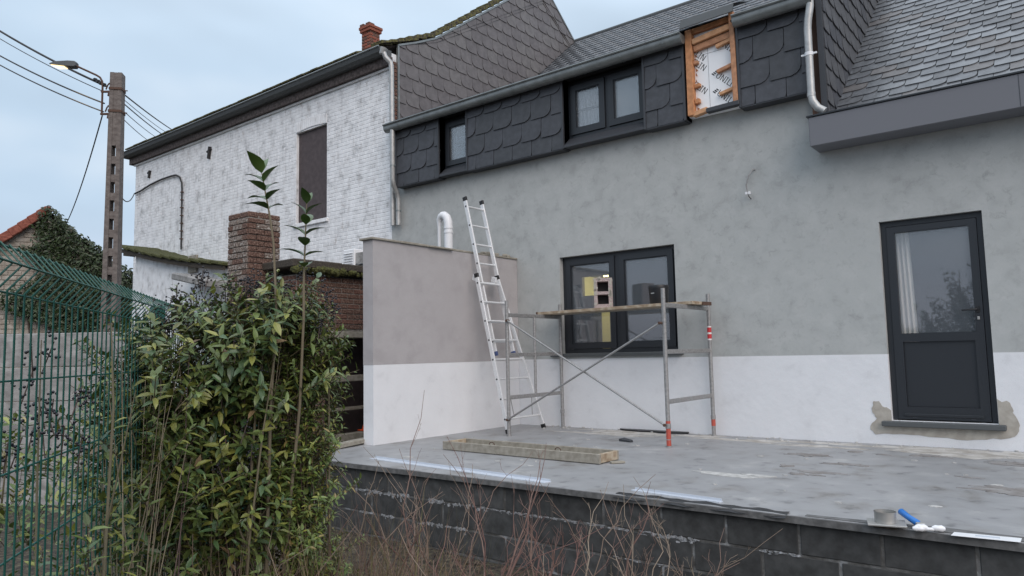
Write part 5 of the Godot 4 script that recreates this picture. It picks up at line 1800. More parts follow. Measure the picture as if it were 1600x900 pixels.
func make_fence() -> void:
	var dir := Vector3(-0.801, 0, -0.598)
	var out := Vector3(0.598, 0, -0.801)   # towards the garden side
	var start := Vector3(-1.9, 0, 8.02) - dir * 0.75
	var f := thing("wire_fence", "dark green welded wire mesh fence with folded top", "fence", Vector3(start.x, GROUND, start.z))
	var top := 1.31 - GROUND
	var wire_mesh: ArrayMesh
	var st := new_st()
	var prof := [Vector3(0, 0.02, 0), Vector3(0, top - 0.105, 0), out * 0.045 + Vector3(0, top - 0.053, 0), Vector3(0, top, 0)]
	tube(st, prof, 0.0027, 6)
	wire_mesh = done(st)
	st = new_st()
	tube(st, [Vector3.ZERO, dir * 2.48], 0.0027, 6)
	var cross_mesh := done(st)
	for p in 4:
		var pn := part("panel", f, dir * (2.5 * p))
		for k in 50:
			put("wire", wire_mesh, M.fence_green, pn, Transform3D(Basis(), dir * (0.012 + k * 0.05)))
		for e in [Vector3(0, top - 0.004, 0), out * 0.05 + Vector3(0, top - 0.053, 0), Vector3(0, top - 0.109, 0), Vector3(0, top - 0.31, 0), Vector3(0, top - 0.52, 0), Vector3(0, top - 0.72, 0), Vector3(0, top - 0.93, 0), Vector3(0, top - 1.3, 0), Vector3(0, 0.1, 0)]:
			put("cross_wire", cross_mesh, M.fence_green, pn, Transform3D(Basis(), e - out * 0.0045))
		st = new_st()
		bar(st, Vector3(0, 0, 0) - out * 0.03 + dir * 2.49, Vector3(0, top - 0.02, 0) - out * 0.03 + dir * 2.49, 0.05, 0.05, Vector3.RIGHT, 0.004)
		put("post", st, M.fence_green, f, Transform3D(Basis(), dir * (2.5 * p)))

func make_neighbour_plot() -> void:
	# gabled house with ivy
	var view := Vector3(-sin(deg_to_rad(71.0)), 0, -cos(deg_to_rad(71.0)))
	var right := Vector3(-view.z, 0, view.x)
	var c := Vector3(-24.6, GROUND, 0.27)
	var h := thing("gabled_house", "small red roofed house with ivy covered gable behind the fence", "house", c)
	var apex := 6.27
	var half := 2.75
	var eave := apex - half * 0.88
	var st := new_st()
	prism(st, PackedVector2Array([Vector2(-half, 0), Vector2(half, 0), Vector2(half, eave), Vector2(0, apex), Vector2(-half, eave)]), Vector3.ZERO, right, Vector3.UP, -6.0, 0.0)
	put("wall", st, M.beige_wall, h)
	# courses of rough stone on the gable
	st = new_st()
	for r in 40:
		var y := r * 0.145
		var x := -half + rng.randf_range(0, 0.2)
		var lim := half if y < eave else (apex - y) / 0.88
		while x < lim:
			var l := rng.randf_range(0.2, 0.42)
			if x > -lim and x + l < lim:
				var at := right * x + Vector3(0, y, 0)
				cbox(st, Vector3(0.01, 0.012, -0.01), Vector3(l - 0.01, 0.135, rng.randf_range(0.015, 0.035)), 0.008, Transform3D(Basis(right, Vector3.UP, -view), at))
			x += l
	var stn := put("rough_courses", st, M.beige_wall, h)
	stn.set_meta("kind", "stuff")
	var rf := part("roof", h)
	for s in [-1.0, 1.0]:
		var e: Vector3 = right * s * (half + 0.25) + Vector3(0, eave - 0.22 + 0.12, 0)
		var t: Vector3 = Vector3(0, apex + 0.12, 0)
		st = new_st()
		var ww := -view * 0.16
		quad(st, e + ww, t + ww, t + view * 6.2, e + view * 6.2)
		quad(st, e + ww - Vector3(0, 0.10, 0), t + ww - Vector3(0, 0.10, 0), t + view * 6.2 - Vector3(0, 0.10, 0), e + view * 6.2 - Vector3(0, 0.10, 0))
		put("deck", st, M.red_tile, rf)
		for k in (13 if s < 0 else 0):
			var a: Vector3 = e.lerp(t, k / 13.0)
			var b: Vector3 = e.lerp(t, (k + 1.1) / 13.0)
			st = new_st()
			bar(st, a + ww * 1.2 + Vector3(0, 0.01, 0), b + ww * 1.2 - Vector3(0, 0.025, 0), 0.20, 0.24, Vector3.UP, 0.02)
			put("verge_tile", st, M.red_tile, rf)
	st = new_st()
	tube(st, [-view * 0.2 + Vector3(0, apex + 0.12, 0), view * 6.2 + Vector3(0, apex + 0.12, 0)], 0.11, 8)
	put("ridge_tile", st, M.red_tile, rf)
	# ivy
	var iv := thing("ivy", "dark green ivy covering the right half of the stone gable", "ivy", c - view * 0.1)
	st = new_st()
	var count := 0
	while count < 13000:
		var x := rng.randf_range(-1.6, 3.6)
		var y := rng.randf_range(1.3, apex + 0.3)
		var slope_y := apex + 0.16 - absf(x) * 0.87 + 0.06 * sin(x * 6.0) + 0.10 * maxf(0.0, x - 1.4) + rng.randf_range(0, 0.08)
		if y > slope_y: continue
		var leftlim := -0.75 + 0.5 * sin(y * 3.1) - maxf(0.0, (y - 4.4)) * 0.1 + (0.0 if y > 3.4 else (3.4 - y) * 0.9)
		if y > 5.2: leftlim = -0.45
		if x < leftlim + rng.randf() * 0.4: continue
		var bulge := 0.10 + 0.35 * absf(sin(x * 2.3 + y * 1.7)) * rng.randf()
		var p := right * x + Vector3(0, y, 0) - view * (bulge + (0.35 if x > 1.8 else 0.0) * rng.randf())
		var g := rng.randf_range(0.6, 1.3)
		var col := Color(.034 * g, .054 * g, .020 * g)
		if rng.randf() < 0.06: col = Color(.055, .05, .03)
		leaf(st, p, (Vector3(rng.randf_range(-1, 1), rng.randf_range(-1.2, 0.3), rng.randf_range(-1, 1))).normalized(), (-view + Vector3(rng.randf_range(-.7, .7), rng.randf_range(0, .8), rng.randf_range(-.7, .7))).normalized(), rng.randf_range(0.09, 0.16), 0.85, col, 0.2)
		count += 1
	var fo := put("foliage", st, M.ivy_leaf, iv)
	fo.set_meta("kind", "stuff")
	st = new_st()
	st.set_color(Color(.06, .045, .035))
	for k in 7:
		var x := -0.4 + k * 0.5
		tube(st, [right * (x + 0.4) + Vector3(0, 0.1, 0), right * (x + 0.2) + Vector3(0, 1.6, 0) - view * 0.03, right * x + Vector3(0, 3.2, 0) - view * 0.03, right * (x - 0.1) + Vector3(0, 4.0, 0)], [0.04, 0.035, 0.025, 0.012], 6)
	put("stem", st, M.twig, iv)
	# low concrete wall between the plots
	var wl := thing("concrete_wall", "low grey concrete panel wall behind the green fence", "wall", Vector3(-9.96, GROUND, 4.98))
	var wr := Vector3(0.785, 0, -0.62)
	for k in 4:
		for r in 5:
			st = new_st()
			cbox(st, Vector3(0.004, r * 0.42 + 0.003, -0.03), Vector3(1.93, r * 0.42 + 0.416, 0.03), 0.008, Transform3D(Basis(wr, Vector3.UP, wr.cross(Vector3.UP)), wr * (-6.9 + k * 2.0)))
			put("panel", st, M.concrete_panel, wl)
		st = new_st()
		cbox(st, Vector3(-0.06, 0, -0.06), Vector3(0.06, 2.14, 0.06), 0.01, Transform3D(Basis(wr, Vector3.UP, wr.cross(Vector3.UP)), wr * (-6.93 + k * 2.0)))
		put("post", st, M.concrete_panel, wl)

# ------------------------------------------------------------------ plants
func leaf(st: SurfaceTool, base: Vector3, dir: Vector3, normal: Vector3, l: float, w: float, col: Color, fold := 0.25, curl := 0.15) -> void:
	var d := dir.normalized()
	var s := d.cross(normal)
	if s.length() < 0.05: s = d.cross(Vector3(0.3, 0.5, 0.8))
	s = s.normalized()
	var n := s.cross(d)
	var hw := l * 0.5 * w * 0.3
	st.set_color(col)
	var at := func(t: float, side: float) -> Vector3: return base + d * l * t - n * l * curl * t * t + s * side * hw * 1.6 + n * absf(side) * hw * fold * 1.6
	var tip: Vector3 = at.call(1.0, 0.0)
	var m1: Vector3 = at.call(0.3, 0.0)
	var m2: Vector3 = at.call(0.66, 0.0)
	for sd in [1.0, -1.0]:
		var e1: Vector3 = at.call(0.3, 0.95 * sd)
		var e2: Vector3 = at.call(0.66, 0.78 * sd)
		if sd > 0:
			tri(st, base, m1, e1); quad(st, e1, m1, m2, e2); tri(st, e2, m2, tip)
		else:
			tri(st, base, e1, m1); quad(st, m1, e1, e2, m2); tri(st, m2, e2, tip)

func leaf_mesh(col: Color, wide := 0.155, droop := 0.22) -> ArrayMesh:
	# a leaf of unit length along +y, folded along its rib and drooping at the tip
	var st := new_st()
	st.set_smooth_group(0)
	st.set_color(col)
	var rib := []
	var edge_l := []
	var edge_r := []
	var n := 5
	for i in n + 1:
		var t := float(i) / n
		var w := wide * sin(PI * pow(t, 0.75)) + 0.004
		var z := -droop * t * t
		rib.append(Vector3(0, t, z))
		edge_l.append(Vector3(-w, t, z + w * 0.35))
		edge_r.append(Vector3(w, t, z + w * 0.35))
	for i in n:
		quad(st, edge_l[i], rib[i], rib[i + 1], edge_l[i + 1])
		quad(st, rib[i], edge_r[i], edge_r[i + 1], rib[i + 1])
	return done(st)

func aim(d: Vector3, nrm: Vector3, l: float, at: Vector3) -> Transform3D:
	var y := d.normalized()
	var x := y.cross(nrm)
	if x.length() < 0.05: x = y.cross(Vector3(0.3, 0.5, 0.8))
	x = x.normalized()
	return Transform3D(Basis(x * l, y * l, x.cross(y) * l), at)

func privet_color(kind: int) -> Color:
	var g := rng.randf_range(0.65, 1.35)
	var q := rng.randf()
	if kind == 1:   # small bright leaves
		if q < 0.2: return Color(.20 * g, .22 * g, .05 * g)
		if q < 0.27: return Color(.24 * g, .19 * g, .07 * g)
		return Color(.115 * g, .165 * g, .045 * g)
	if q < 0.24: return Color(.20 * g, .21 * g, .052 * g)
	if q < 0.25: return Color(.16 * g, .11 * g, .06 * g)
	if q < 0.45: return Color(.062 * g, .108 * g, .044 * g)
	return Color(.105 * g, .142 * g, .042 * g)

func shrub(called: String, label: String, base: Vector3, lobes: Array, twigs: int, leaf_len: float, kind: int, singles: int, stems: Array, uprights: int, eye: Vector3) -> Node3D:
	var s := thing(called, label, "shrub", base)
	# stems
	for e in stems:
		var st := new_st()
		st.set_color(Color(.15, .13, .085))
		var pts := []
		for p in e[0]: pts.append(p - base)
		var thin := []
		for q in e[1]: thin.append(q * 0.62)
		tube(st, pts, thin, 7)
		put("stem", st, M.twig, s)
	var clump := FastNoiseLite.new()
	clump.seed = 40 + kind
	clump.frequency = 3.2
	var fol := new_st()
	var tws := new_st()
	var near := []
	var total := 0.0
	for l in lobes: total += l[1].x * l[1].y * l[1].z * l[2]
	for l in lobes:
		var share := int(twigs * l[1].x * l[1].y * l[1].z * l[2] / total)
		for i in share:
			var v := Vector3(rng.randfn(), rng.randfn(), rng.randfn()).normalized() * pow(rng.randf(), 0.5)
			var p: Vector3 = l[0] + v * l[1]
			# clumps with gaps between them
			if clump.get_noise_3dv(p) < -0.12 and rng.randf() < 0.8: continue
			if p.y < 0.2 and rng.randf() < 0.45: continue
			if p.y < 0.42 and kind == 0 and rng.randf() < 0.5: continue
			if p.y < GROUND + 0.06: continue
			var outw: Vector3 = (v * Vector3(1, 0.4, 1) + Vector3(0, 0.75, 0) + Vector3(rng.randf_range(-.5, .5), rng.randf_range(-.3, .4), rng.randf_range(-.5, .5))).normalized()
			var tl := rng.randf_range(0.09, 0.22) * (0.8 if kind == 1 else 1.0)
			tws.set_color(Color(.10, .085, .05) if rng.randf() < 0.6 else Color(.06, .045, .035))
			var q := p + outw * tl * 0.6 + Vector3(rng.randf_range(-.01, .01), 0, rng.randf_range(-.01, .01))
			tube(tws, [p - base - outw * 0.05, q - base, p + outw * tl - base], [0.0024, 0.0018, 0.001], 4, false)
			var pairs := int(tl / (leaf_len * 0.34)) + 1
			var side := outw.cross(Vector3(rng.randfn(), rng.randfn(), rng.randfn())).normalized()
			for k in pairs:
				var f := (k + 0.4) / pairs
				side = side.rotated(outw, PI * 0.5 + rng.randf_range(-.3, .3))
				for sg in [-1.0, 1.0]:
					var dd: Vector3 = (side * sg + outw * rng.randf_range(0.2, 1.0) + Vector3(0, rng.randf_range(-.45, .15), 0)).normalized()
					var nn: Vector3 = (outw + Vector3(0, 0.7, 0) + Vector3(rng.randf_range(-.3, .3), 0, rng.randf_range(-.3, .3))).normalized()
					var ll := leaf_len * rng.randf_range(0.45, 1.3)
					if rng.randf() < 0.18: continue
					var at := p + outw * tl * f
					near.append([at.distance_to(eye) + (0.0 if rng.randf() < 0.25 else 5.0), at, dd, nn, ll])
	for i in uprights:
		var l: Array = lobes[rng.randi() % lobes.size()]
		var az := rng.randf() * TAU
		var rr := sqrt(rng.randf())
		var top: Vector3 = l[0] + Vector3(cos(az) * l[1].x * rr, l[1].y * rng.randf_range(0.3, 1.15), sin(az) * l[1].z * rr)
		var a := Vector3(lerpf(base.x, top.x, rng.randf_range(-0.5, 0.7)), GROUND, lerpf(base.z, top.z, rng.randf_range(-0.5, 0.7)))
		var m := a.lerp(top, 0.5) + Vector3(rng.randf_range(-.05, .05), 0, rng.randf_range(-.05, .05))
		var g := rng.randf_range(0.6, 1.2)
		tws.set_color(Color(.20 * g, .165 * g, .115 * g) if rng.randf() < 0.7 else Color(.13 * g, .085 * g, .075 * g))
		tube(tws, [a - base, m - base, top - base], [0.0040, 0.0027, 0.0010], 5, false)
	# the leaves nearest to the lens are pieces of their own
	near.sort_custom(func(a, b): return a[0] < b[0])
	var lib := []
	for k in 6: lib.append(leaf_mesh(privet_color(kind)))
	for i in near.size():
		var e: Array = near[i]
		if i < singles: put("leaf", lib[rng.randi() % 6], M.leaf, s, aim(e[2], e[3], e[4], e[1] - base))
		else: leaf(fol, e[1] - base, e[2], e[3], e[4], rng.randf_range(0.6, 0.95), privet_color(kind), rng.randf_range(0.1, 0.5), rng.randf_range(0.0, 0.4))
	var fo := put("foliage", fol, M.leaf, s)
	fo.set_meta("kind", "stuff")
	var to := put("twigs", tws, M.twig, s)
	to.set_meta("kind", "stuff")
	return s

func berry_mesh() -> SphereMesh:
	var m := SphereMesh.new()
	m.radius = 0.0038
	m.height = 0.008
	m.radial_segments = 7
	m.rings = 4
	return m

func berry_clusters(s: Node3D, spots: Array) -> void:
	var st := new_st()
	var bm := berry_mesh()
	var stalk := new_st()
	stalk.set_color(Color(.07, .05, .04))
	for p in spots:
		var up := Vector3(rng.randf_range(-.4, .4), 1, rng.randf_range(-.4, .4)).normalized()
		tube(stalk, [p - s.position - up * 0.06, p - s.position + up * 0.03], 0.0018, 4, false)
		for k in rng.randi_range(9, 18):
			var q: Vector3 = p - s.position + Vector3(rng.randfn() * 0.013, rng.randfn() * 0.02, rng.randfn() * 0.013)
			st.append_from(bm, 0, Transform3D(Basis().scaled(Vector3.ONE * rng.randf_range(0.8, 1.2)), q))
	st.set_material(null)
	var b := put("berries", st.commit(), M.berry, s)
	b.set_meta("kind", "stuff")
	var t := put("berry_stalks", stalk, M.twig, s)
	t.set_meta("kind", "stuff")

func shoot(s: Node3D, pts: Array, rad: Array, pairs: int, leaf_len: float) -> void:
	# a tall young shoot with large glossy leaves in crossed pairs at its end
	var st := new_st()
	st.set_color(Color(.17, .145, .095))
	var loc := []
	for p in pts: loc.append(p - s.position)
	tube(st, loc, rad, 7)
	put("shoot", st, M.twig, s)
	var lib := []
	for k in 3: lib.append(leaf_mesh([Color(.055, .10, .028), Color(.075, .125, .035), Color(.045, .082, .026)][k], 0.25, 0.42))
	var n := loc.size()
	var tip: Vector3 = loc[n - 1]
	var low: Vector3 = loc[n - 2]
	var d := (tip - low).normalized()
	var side := d.cross(Vector3(0.4, 0.1, 0.9)).normalized()
	for k in pairs:
		var f := 1.0 - float(k) / pairs
		side = side.rotated(d, PI * 0.5 + rng.randf_range(-.25, .25))
		for sg in [-1.0, 1.0]:
			var open := 0.35 + 0.9 * k / pairs
			var dd: Vector3 = (d + side * sg * open * 1.3 - Vector3(0, 0.1 * k / pairs, 0)).normalized()
			var at: Vector3 = low.lerp(tip, f)
			put("leaf", lib[rng.randi() % 3], M.leaf, s, aim(dd, d, leaf_len * rng.randf_range(0.75, 1.1), at))

func bare_shrub(label: String, base: Vector3, canes: Array, reddish: float) -> void:
	var s := thing("bare_shrub", label, "shrub", base, "leafless shrubs before the terrace wall")
	for c in canes:
		# c = [tip offset, radius, side twigs]
		var tip: Vector3 = c[0]
		var st := new_st()
		var rd := Color(.165, .092, .080).lerp(Color(.25, .205, .155), clampf(1.0 - reddish + rng.randf_range(-.3, .3), 0, 1))
		st.set_color(rd)
		var pts := []
		var rad := []
		var bend := Vector3(rng.randf_range(-.26, .26), rng.randf_range(-.05, .10), rng.randf_range(-.26, .26)) * tip.length()
		var n := 11
		for k in n + 1:
			var f := float(k) / n
			var wob := Vector3(rng.randf_range(-1, 1), rng.randf_range(-.4, .4), rng.randf_range(-1, 1)) * 0.022 * (1.0 if k > 0 and k < n else 0.0)
			pts.append(tip * f + bend * sin(PI * f) + wob)
			rad.append(lerpf(c[1], 0.0012, f))
		tube(st, pts, rad, 6)
		for t in c[2]:
			var k := rng.randi_range(3, n - 2)
			var a: Vector3 = pts[k]
			var d: Vector3 = ((pts[k + 1] - pts[k]).normalized() + Vector3(rng.randf_range(-.9, .9), rng.randf_range(-.1, .5), rng.randf_range(-.9, .9))).normalized()
			var l := tip.length() * rng.randf_range(0.12, 0.36) * (1.15 - float(k) / n)
			var b := a + d * l * 0.5 + Vector3(rng.randf_range(-.02, .02), rng.randf_range(-.01, .03), rng.randf_range(-.02, .02))
			var e := a + d * l + Vector3(0, l * 0.18, 0)
			var r0: float = rad[k] * 0.62
			tube(st, [a, b, e], [r0, r0 * 0.7, 0.0009], 5)
			for j in 2:
				var a2 := b.lerp(e, rng.randf())
				var e2 := a2 + (d + Vector3(rng.randf_range(-1, 1), rng.randf_range(-.2, .7), rng.randf_range(-1, 1))).normalized() * l * 0.4
				tube(st, [a2, e2], [r0 * 0.5, 0.0008], 4)
		put("cane", st, M.twig, s)

func make_plants() -> void:
	var eye := Vector3(0, 1.04, 8.58)
	# main hedge shrub
	var b := Vector3(-2.85, GROUND, 6.85)
	var stems := [
		[[Vector3(-2.70, GROUND, 6.92), Vector3(-2.66, -0.1, 6.95), Vector3(-2.62, 0.45, 6.96), Vector3(-2.60, 0.95, 6.94), Vector3(-2.56, 1.22, 6.90)], [0.014, 0.012, 0.010, 0.007, 0.003]],
		[[Vector3(-2.66, -0.1, 6.95), Vector3(-2.55, 0.35, 7.0), Vector3(-2.50, 0.75, 6.98), Vector3(-2.47, 1.1, 6.94)], [0.009, 0.008, 0.006, 0.002]],
		[[Vector3(-2.62, 0.30, 6.96), Vector3(-2.72, 0.6, 7.05), Vector3(-2.85, 0.95, 7.1)], [0.007, 0.006, 0.002]],
		[[Vector3(-2.95, GROUND, 7.02), Vector3(-2.92, 0.0, 7.06), Vector3(-2.88, 0.6, 7.08), Vector3(-2.9, 1.1, 7.05)], [0.012, 0.011, 0.008, 0.003]],
		[[Vector3(-3.05, GROUND, 6.8), Vector3(-3.1, 0.1, 6.8), Vector3(-3.05, 0.8, 6.75), Vector3(-3.1, 1.2, 6.75)], [0.013, 0.011, 0.008, 0.003]]]
	var lobes := [
		[Vector3(-2.90, 0.25, 6.93), Vector3(0.34, 0.76, 0.31), 1.0],
		[Vector3(-2.70, 1.01, 6.88), Vector3(0.26, 0.29, 0.22), 1.3],
		[Vector3(-2.92, 0.92, 7.03), Vector3(0.22, 0.28, 0.20), 1.2],
		[Vector3(-3.08, 0.62, 7.16), Vector3(0.22, 0.56, 0.20), 0.8],
		[Vector3(-2.84, -0.35, 7.05), Vector3(0.38, 0.34, 0.30), 0.6]]
	var s := shrub("privet_shrub", "large dense dark green shrub with black berries beside the fence", b, lobes, 3000, 0.052, 0, 270, stems, 75, eye)
	shoot(s, [Vector3(-2.72, GROUND, 6.86), Vector3(-2.62, 0.2, 6.88), Vector3(-2.54, 0.85, 6.92), Vector3(-2.52, 1.22, 6.91), Vector3(-2.515, 1.50, 6.93), Vector3(-2.525, 1.60, 6.94), Vector3(-2.54, 1.78, 6.97)], [0.009, 0.008, 0.006, 0.0055, 0.0045, 0.004, 0.002], 5, 0.10)
	shoot(s, [Vector3(-2.72, GROUND, 6.80), Vector3(-2.62, 0.2, 6.80), Vector3(-2.49, 0.85, 6.82), Vector3(-2.44, 1.20, 6.84), Vector3(-2.44, 1.36, 6.84), Vector3(-2.41, 1.655, 6.85)], [0.009, 0.008, 0.006, 0.0055, 0.0045, 0.002], 7, 0.095)
	var spots := []
	for k in 80:
		var f := rng.randf()
		spots.append(Vector3(-3.02, 1.20, 7.14).lerp(Vector3(-2.40, 1.22, 6.72), f) + Vector3(rng.randf_range(-.05, .05), rng.randf_range(-.10, .10) + 0.10 * sin(f * PI), rng.randf_range(-.05, .05)))
	for k in 14: spots.append(Vector3(-2.6 + rng.randf_range(-.3, .2), rng.randf_range(0.55, 1.1), 7.05 + rng.randf_range(-.15, .08)))
	berry_clusters(s, spots)
	# lighter, small leaved shrub at the right end of the hedge
	var lob2 := [
		[Vector3(-2.66, 0.98, 6.72), Vector3(0.13, 0.28, 0.13), 1.0],
		[Vector3(-2.66, 0.42, 6.69), Vector3(0.14, 0.50, 0.14), 1.0],
		[Vector3(-2.66, -0.15, 6.66), Vector3(0.15, 0.48, 0.16), 1.0]]
	var st2 := [[[Vector3(-2.58, GROUND, 6.60), Vector3(-2.56, 0.2, 6.62), Vector3(-2.54, 0.9, 6.64), Vector3(-2.52, 1.2, 6.62)], [0.011, 0.009, 0.006, 0.002]], [[Vector3(-2.62, GROUND, 6.56), Vector3(-2.66, 0.3, 6.54), Vector3(-2.64, 1.0, 6.56)], [0.010, 0.008, 0.002]]]
	shrub("privet_shrub", "lighter small leaved bright green shrub at the hedge's right end", Vector3(-2.58, GROUND, 6.60), lob2, 1700, 0.029, 1, 250, st2, 24, eye)
	# thin shrub by the fence at the left: stems with few leaves
	var st3 := [
		[[Vector3(-2.35, GROUND, 7.62), Vector3(-2.34, -0.1, 7.60), Vector3(-2.36, 0.4, 7.60), Vector3(-2.35, 0.9, 7.59), Vector3(-2.36, 1.16, 7.6)], [0.010, 0.009, 0.008, 0.006, 0.003]],
		[[Vector3(-2.35, 0.15, 7.60), Vector3(-2.25, 0.42, 7.58), Vector3(-2.18, 0.62, 7.55)], [0.006, 0.004, 0.0015]],
		[[Vector3(-2.36, 0.35, 7.60), Vector3(-2.46, 0.56, 7.62), Vector3(-2.5, 0.78, 7.62)], [0.006, 0.004, 0.0015]],
		[[Vector3(-2.35, 0.55, 7.60), Vector3(-2.27, 0.74, 7.6), Vector3(-2.23, 0.95, 7.58)], [0.005, 0.004, 0.0015]],
		[[Vector3(-2.10, GROUND, 7.85), Vector3(-2.12, 0.1, 7.85), Vector3(-2.14, 0.7, 7.86), Vector3(-2.12, 1.1, 7.87)], [0.008, 0.007, 0.005, 0.002]],
		[[Vector3(-1.75, GROUND + 0.05, 7.75), Vector3(-1.95, -0.02, 7.62), Vector3(-2.12, 0.22, 7.52), Vector3(-2.25, 0.40, 7.45)], [0.009, 0.008, 0.006, 0.002]]]
	var lob3 := [
		[Vector3(-2.40, 0.05, 7.60), Vector3(0.28, 0.55, 0.16), 1.0],
		[Vector3(-2.65, 0.5, 7.35), Vector3(0.22, 0.6, 0.16), 1.0],
		[Vector3(-2.05, -0.35, 7.70), Vector3(0.30, 0.30, 0.22), 0.8]]
	var s3 := shrub("privet_shrub", "thin straggly shrub with bare stems in front of the green fence", Vector3(-2.3, GROUND, 7.6), lob3, 300, 0.05, 0, 120, st3, 40, eye)
	var sp3 := []
	for k in 16: sp3.append(Vector3(-2.12, 1.0, 7.86) + Vector3(rng.randf_range(-.22, .1), rng.randf_range(-.2, .1), rng.randf_range(-.1, .1)))
	berry_clusters(s3, sp3)
	# yellow-green plants behind the fence
	var lob4 := [[Vector3(-3.3, 0.15, 8.15), Vector3(0.7, 0.6, 0.5), 1.0], [Vector3(-4.6, 0.2, 7.2), Vector3(0.8, 0.6, 0.5), 1.0]]
	shrub("garden_shrub", "yellowish green shrub on the far side of the green fence", Vector3(-3.6, GROUND, 7.8), lob4, 420, 0.07, 1, 0, [[[Vector3(-3.4, GROUND, 8.1), Vector3(-3.35, 0.2, 8.1), Vector3(-3.3, 0.7, 8.15)], [0.012, 0.01, 0.003]], [[Vector3(-4.6, GROUND, 7.2), Vector3(-4.6, 0.2, 7.2), Vector3(-4.5, 0.7, 7.2)], [0.012, 0.01, 0.003]]], 0, eye)

	# bare reddish shrubs in front of the block wall
	var mk := func(n: int, h: float, spread: float) -> Array:
		var a := []
		for k in n:
			var az := rng.randf() * TAU
			var r := spread * 1.5 * sqrt(rng.randf())
			a.append([Vector3(cos(az) * r, h * rng.randf_range(0.5, 1.0), sin(az) * r), 0.0034 + 0.0058 * pow(rng.randf(), 2.0), rng.randi_range(3, 9)])
		return a
	var c1: Array = mk.call(11, 1.2, 0.45)
	c1.append([Vector3(-0.18, 1.52, 0.20), 0.0065, 5])
	c1.append([Vector3(-0.10, 1.25, 0.1), 0.005, 4])
	bare_shrub("leafless reddish shrub whose longest cane reaches above the terrace edge", Vector3(-2.86, GROUND, 5.38), c1, 0.9)
	bare_shrub("leafless shrub with pale forked canes next to the green hedge", Vector3(-3.30, GROUND, 5.62), mk.call(10, 1.2, 0.45), 0.35)
	bare_shrub("dense leafless reddish shrub at the middle of the block wall", Vector3(-2.45, GROUND, 5.25), mk.call(13, 1.1, 0.45), 0.9)
	bare_shrub("leafless shrub with pale upright canes before the middle blocks", Vector3(-2.12, GROUND, 5.05), mk.call(10, 1.05, 0.40), 0.25)
	bare_shrub("rightmost leafless shrub, low against the block wall", Vector3(-1.80, GROUND, 4.85), mk.call(10, 0.95, 0.36), 0.5)
	bare_shrub("low reddish leafless shrub nearest the lens below the block wall", Vector3(-2.30, GROUND, 5.85), mk.call(13, 1.05, 0.42), 0.95)
	bare_shrub("low tangled leafless shrub at the foot of the green hedge", Vector3(-2.45, GROUND, 6.75), mk.call(16, 1.1, 0.42), 0.8)
	bare_shrub("tangle of dead brown stalks in front of the dark green hedge", Vector3(-2.30, GROUND, 7.12), mk.call(22, 1.2, 0.5), 0.45)
	bare_shrub("dead brown stalks at the foot of the green fence", Vector3(-2.05, GROUND, 7.55), mk.call(16, 1.1, 0.4), 0.4)
	# dry stalks and grass
	var st := new_st()
	for k in 4200:
		var p := Vector3(rng.randf_range(-4.2, -1.2), GROUND, rng.randf_range(4.3, 8.0))
		if p.z < 5.6 and rng.randf() < 0.6: continue
		var dd := Vector3(rng.randf_range(-.5, .5), 1.0, rng.randf_range(-.5, .5))
		var l := rng.randf_range(0.2, 0.95) * (1.0 if p.z > 6.2 else 0.4)
		var a := p + dd * l * 0.5
		var e := p + dd * l + Vector3(rng.randf_range(-.12, .12), -0.08 * rng.randf(), rng.randf_range(-.12, .12))
		var g := rng.randf_range(0.5, 1.1)
		st.set_color(Color(.15 * g, .115 * g, .07 * g) if rng.randf() < 0.7 else Color(.10 * g, .10 * g, .04 * g))
		var w := Vector3(rng.randf_range(-1, 1), 0, rng.randf_range(-1, 1)).normalized() * 0.0022
		quad(st, p - w, p + w, a + w * 0.8, a - w * 0.8)
		tri(st, a - w * 0.8, a + w * 0.8, e)
	for k in 2600:
		# a belt of tall dead stalks on the viewer's side of the hedge
		var f := rng.randf()
		var p := Vector3(-1.75, GROUND, 7.75).lerp(Vector3(-2.35, GROUND, 6.35), f) + Vector3(rng.randf_range(-.45, .1), 0, rng.randf_range(-.25, .2))
		var l := rng.randf_range(0.6, 1.2)
		var dd := Vector3(rng.randf_range(-.28, .28), 1.0, rng.randf_range(-.28, .28))
		var a := p + dd * l * 0.6
		var e := p + dd * l + Vector3(rng.randf_range(-.16, .16), -0.10 * rng.randf(), rng.randf_range(-.16, .16))
		var g := rng.randf_range(0.5, 1.2)
		st.set_color([Color(.19 * g, .14 * g, .09 * g), Color(.14 * g, .09 * g, .075 * g), Color(.13 * g, .12 * g, .05 * g)][rng.randi() % 3])
		var w := Vector3(rng.randf_range(-1, 1), 0, rng.randf_range(-1, 1)).normalized() * rng.randf_range(0.0014, 0.0032)
		quad(st, p - w, p + w, a + w * 0.8, a - w * 0.8)
		tri(st, a - w * 0.8, a + w * 0.8, e)
	var gr := put("dry_grass", st, M.dry_grass)
	tag(gr, "dry brown grass and dead stalks under the hedge", "grass", "", "stuff")
	st = new_st()
	for k in 2200:
		var p := Vector3(rng.randf_range(-5.4, -0.6), GROUND + rng.randf_range(0.0, 0.03), rng.randf_range(3.95, 7.6))
		var g := rng.randf_range(0.5, 1.3)
		leaf(st, p, Vector3(rng.randf_range(-1, 1), rng.randf_range(-.1, .3), rng.randf_range(-1, 1)).normalized(), Vector3(rng.randf_range(-.5, .5), 1, rng.randf_range(-.5, .5)).normalized(), rng.randf_range(0.03, 0.07), 1.0, Color(.09 * g, .062 * g, .038 * g), 0.3, 0.3)
	var lt := put("leaf_litter", st, M.dry_grass)
	tag(lt, "brown fallen leaves scattered over the soil", "leaves", "", "stuff")

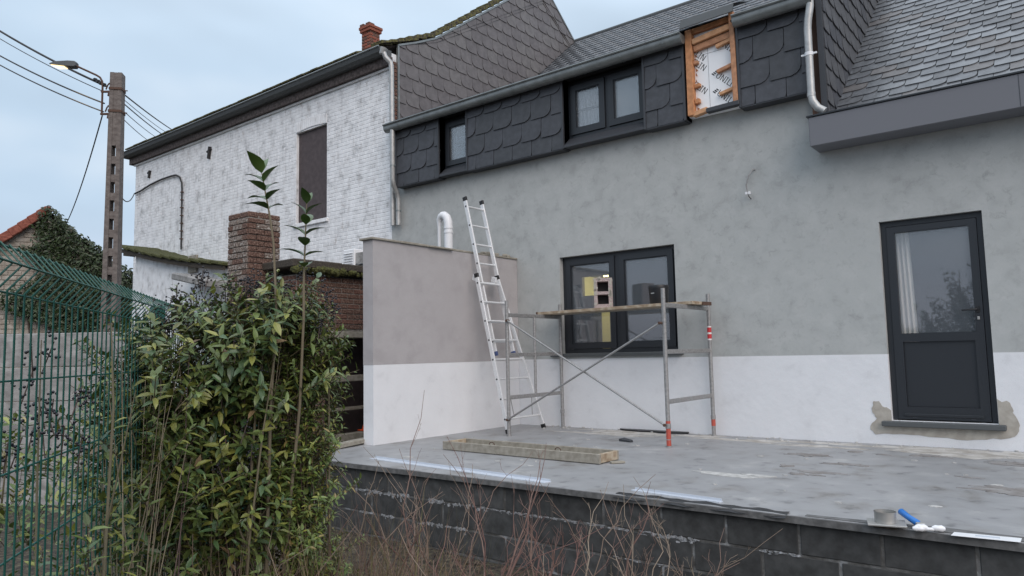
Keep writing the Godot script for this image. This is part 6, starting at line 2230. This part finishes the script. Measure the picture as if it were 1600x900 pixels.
	# trees on the far side of the garden, behind the viewer: the door glass mirrors them
	var spots2 := [[Vector3(-4.2, GROUND, 28.0), 5.0, 1.1, "bushy dark tree mirrored at the right of the door glass"], [Vector3(-5.5, GROUND, 29.0), 3.2, 0.7, "small dark tree mirrored low in the middle of the door glass"], [Vector3(-7.6, GROUND, 30.0), 3.0, 0.9, "low round tree mirrored at the left of the door glass"]]
	for e in spots2:
		var t := thing("garden_tree", e[3], "tree", e[0], "trees mirrored in the glass")
		var ht: float = e[1]
		st = new_st()
		st.set_color(Color(.05, .04, .03))
		tube(st, [Vector3(0, 0, 0), Vector3(0.05, ht * 0.4, 0), Vector3(0, ht * 0.75, 0.04), Vector3(0.03, ht, 0)], [0.12, 0.09, 0.05, 0.01], 8)
		for k in 14:
			var y := rng.randf_range(ht * 0.25, ht * 0.85)
			var az := rng.randf() * TAU
			tube(st, [Vector3(0, y, 0), Vector3(cos(az), 0.7, sin(az)) * e[2] * 0.8 + Vector3(0, y, 0)], [0.03, 0.006], 5)
		put("trunk", st, M.twig, t)
		st = new_st()
		for k in 2600:
			var v := Vector3(rng.randfn(), rng.randfn(), rng.randfn()).normalized() * pow(rng.randf(), 0.4)
			v *= 0.75 + 0.4 * sin(v.x * 7.0 + v.y * 5.0)
			var p := Vector3(0, ht * 0.58, 0) + v * Vector3(e[2], ht * 0.45, e[2])
			leaf(st, p, Vector3(rng.randfn(), rng.randfn(), rng.randfn()).normalized(), Vector3(rng.randfn(), rng.randfn(), rng.randfn()).normalized(), rng.randf_range(0.10, 0.2), 1.0, Color(.03, .038, .018) * rng.randf_range(0.6, 1.3), 0.2)
		put("crown", st, M.ivy_leaf, t)

# ------------------------------------------------------------------
func _ready() -> void:
	rng.seed = 20240117
	make_view()
	make_materials()
	skin(mat("hollow", Color.WHITE, 0.92), noise_tex(130, 0.05, 5, [[0.2, lin(.26, .19, .18)], [0.8, lin(.5, .43, .42)]]), 1.5, M.grit_tex, 0.6)
	make_ground()
	make_terrace()
	make_house()
	make_side_wall()
	make_white_house()
	make_outbuilding()
	make_neighbour_plot()
	make_pole()
	make_fence()
	make_scaffold()
	make_ladder()
	make_small_things()
	make_plants()
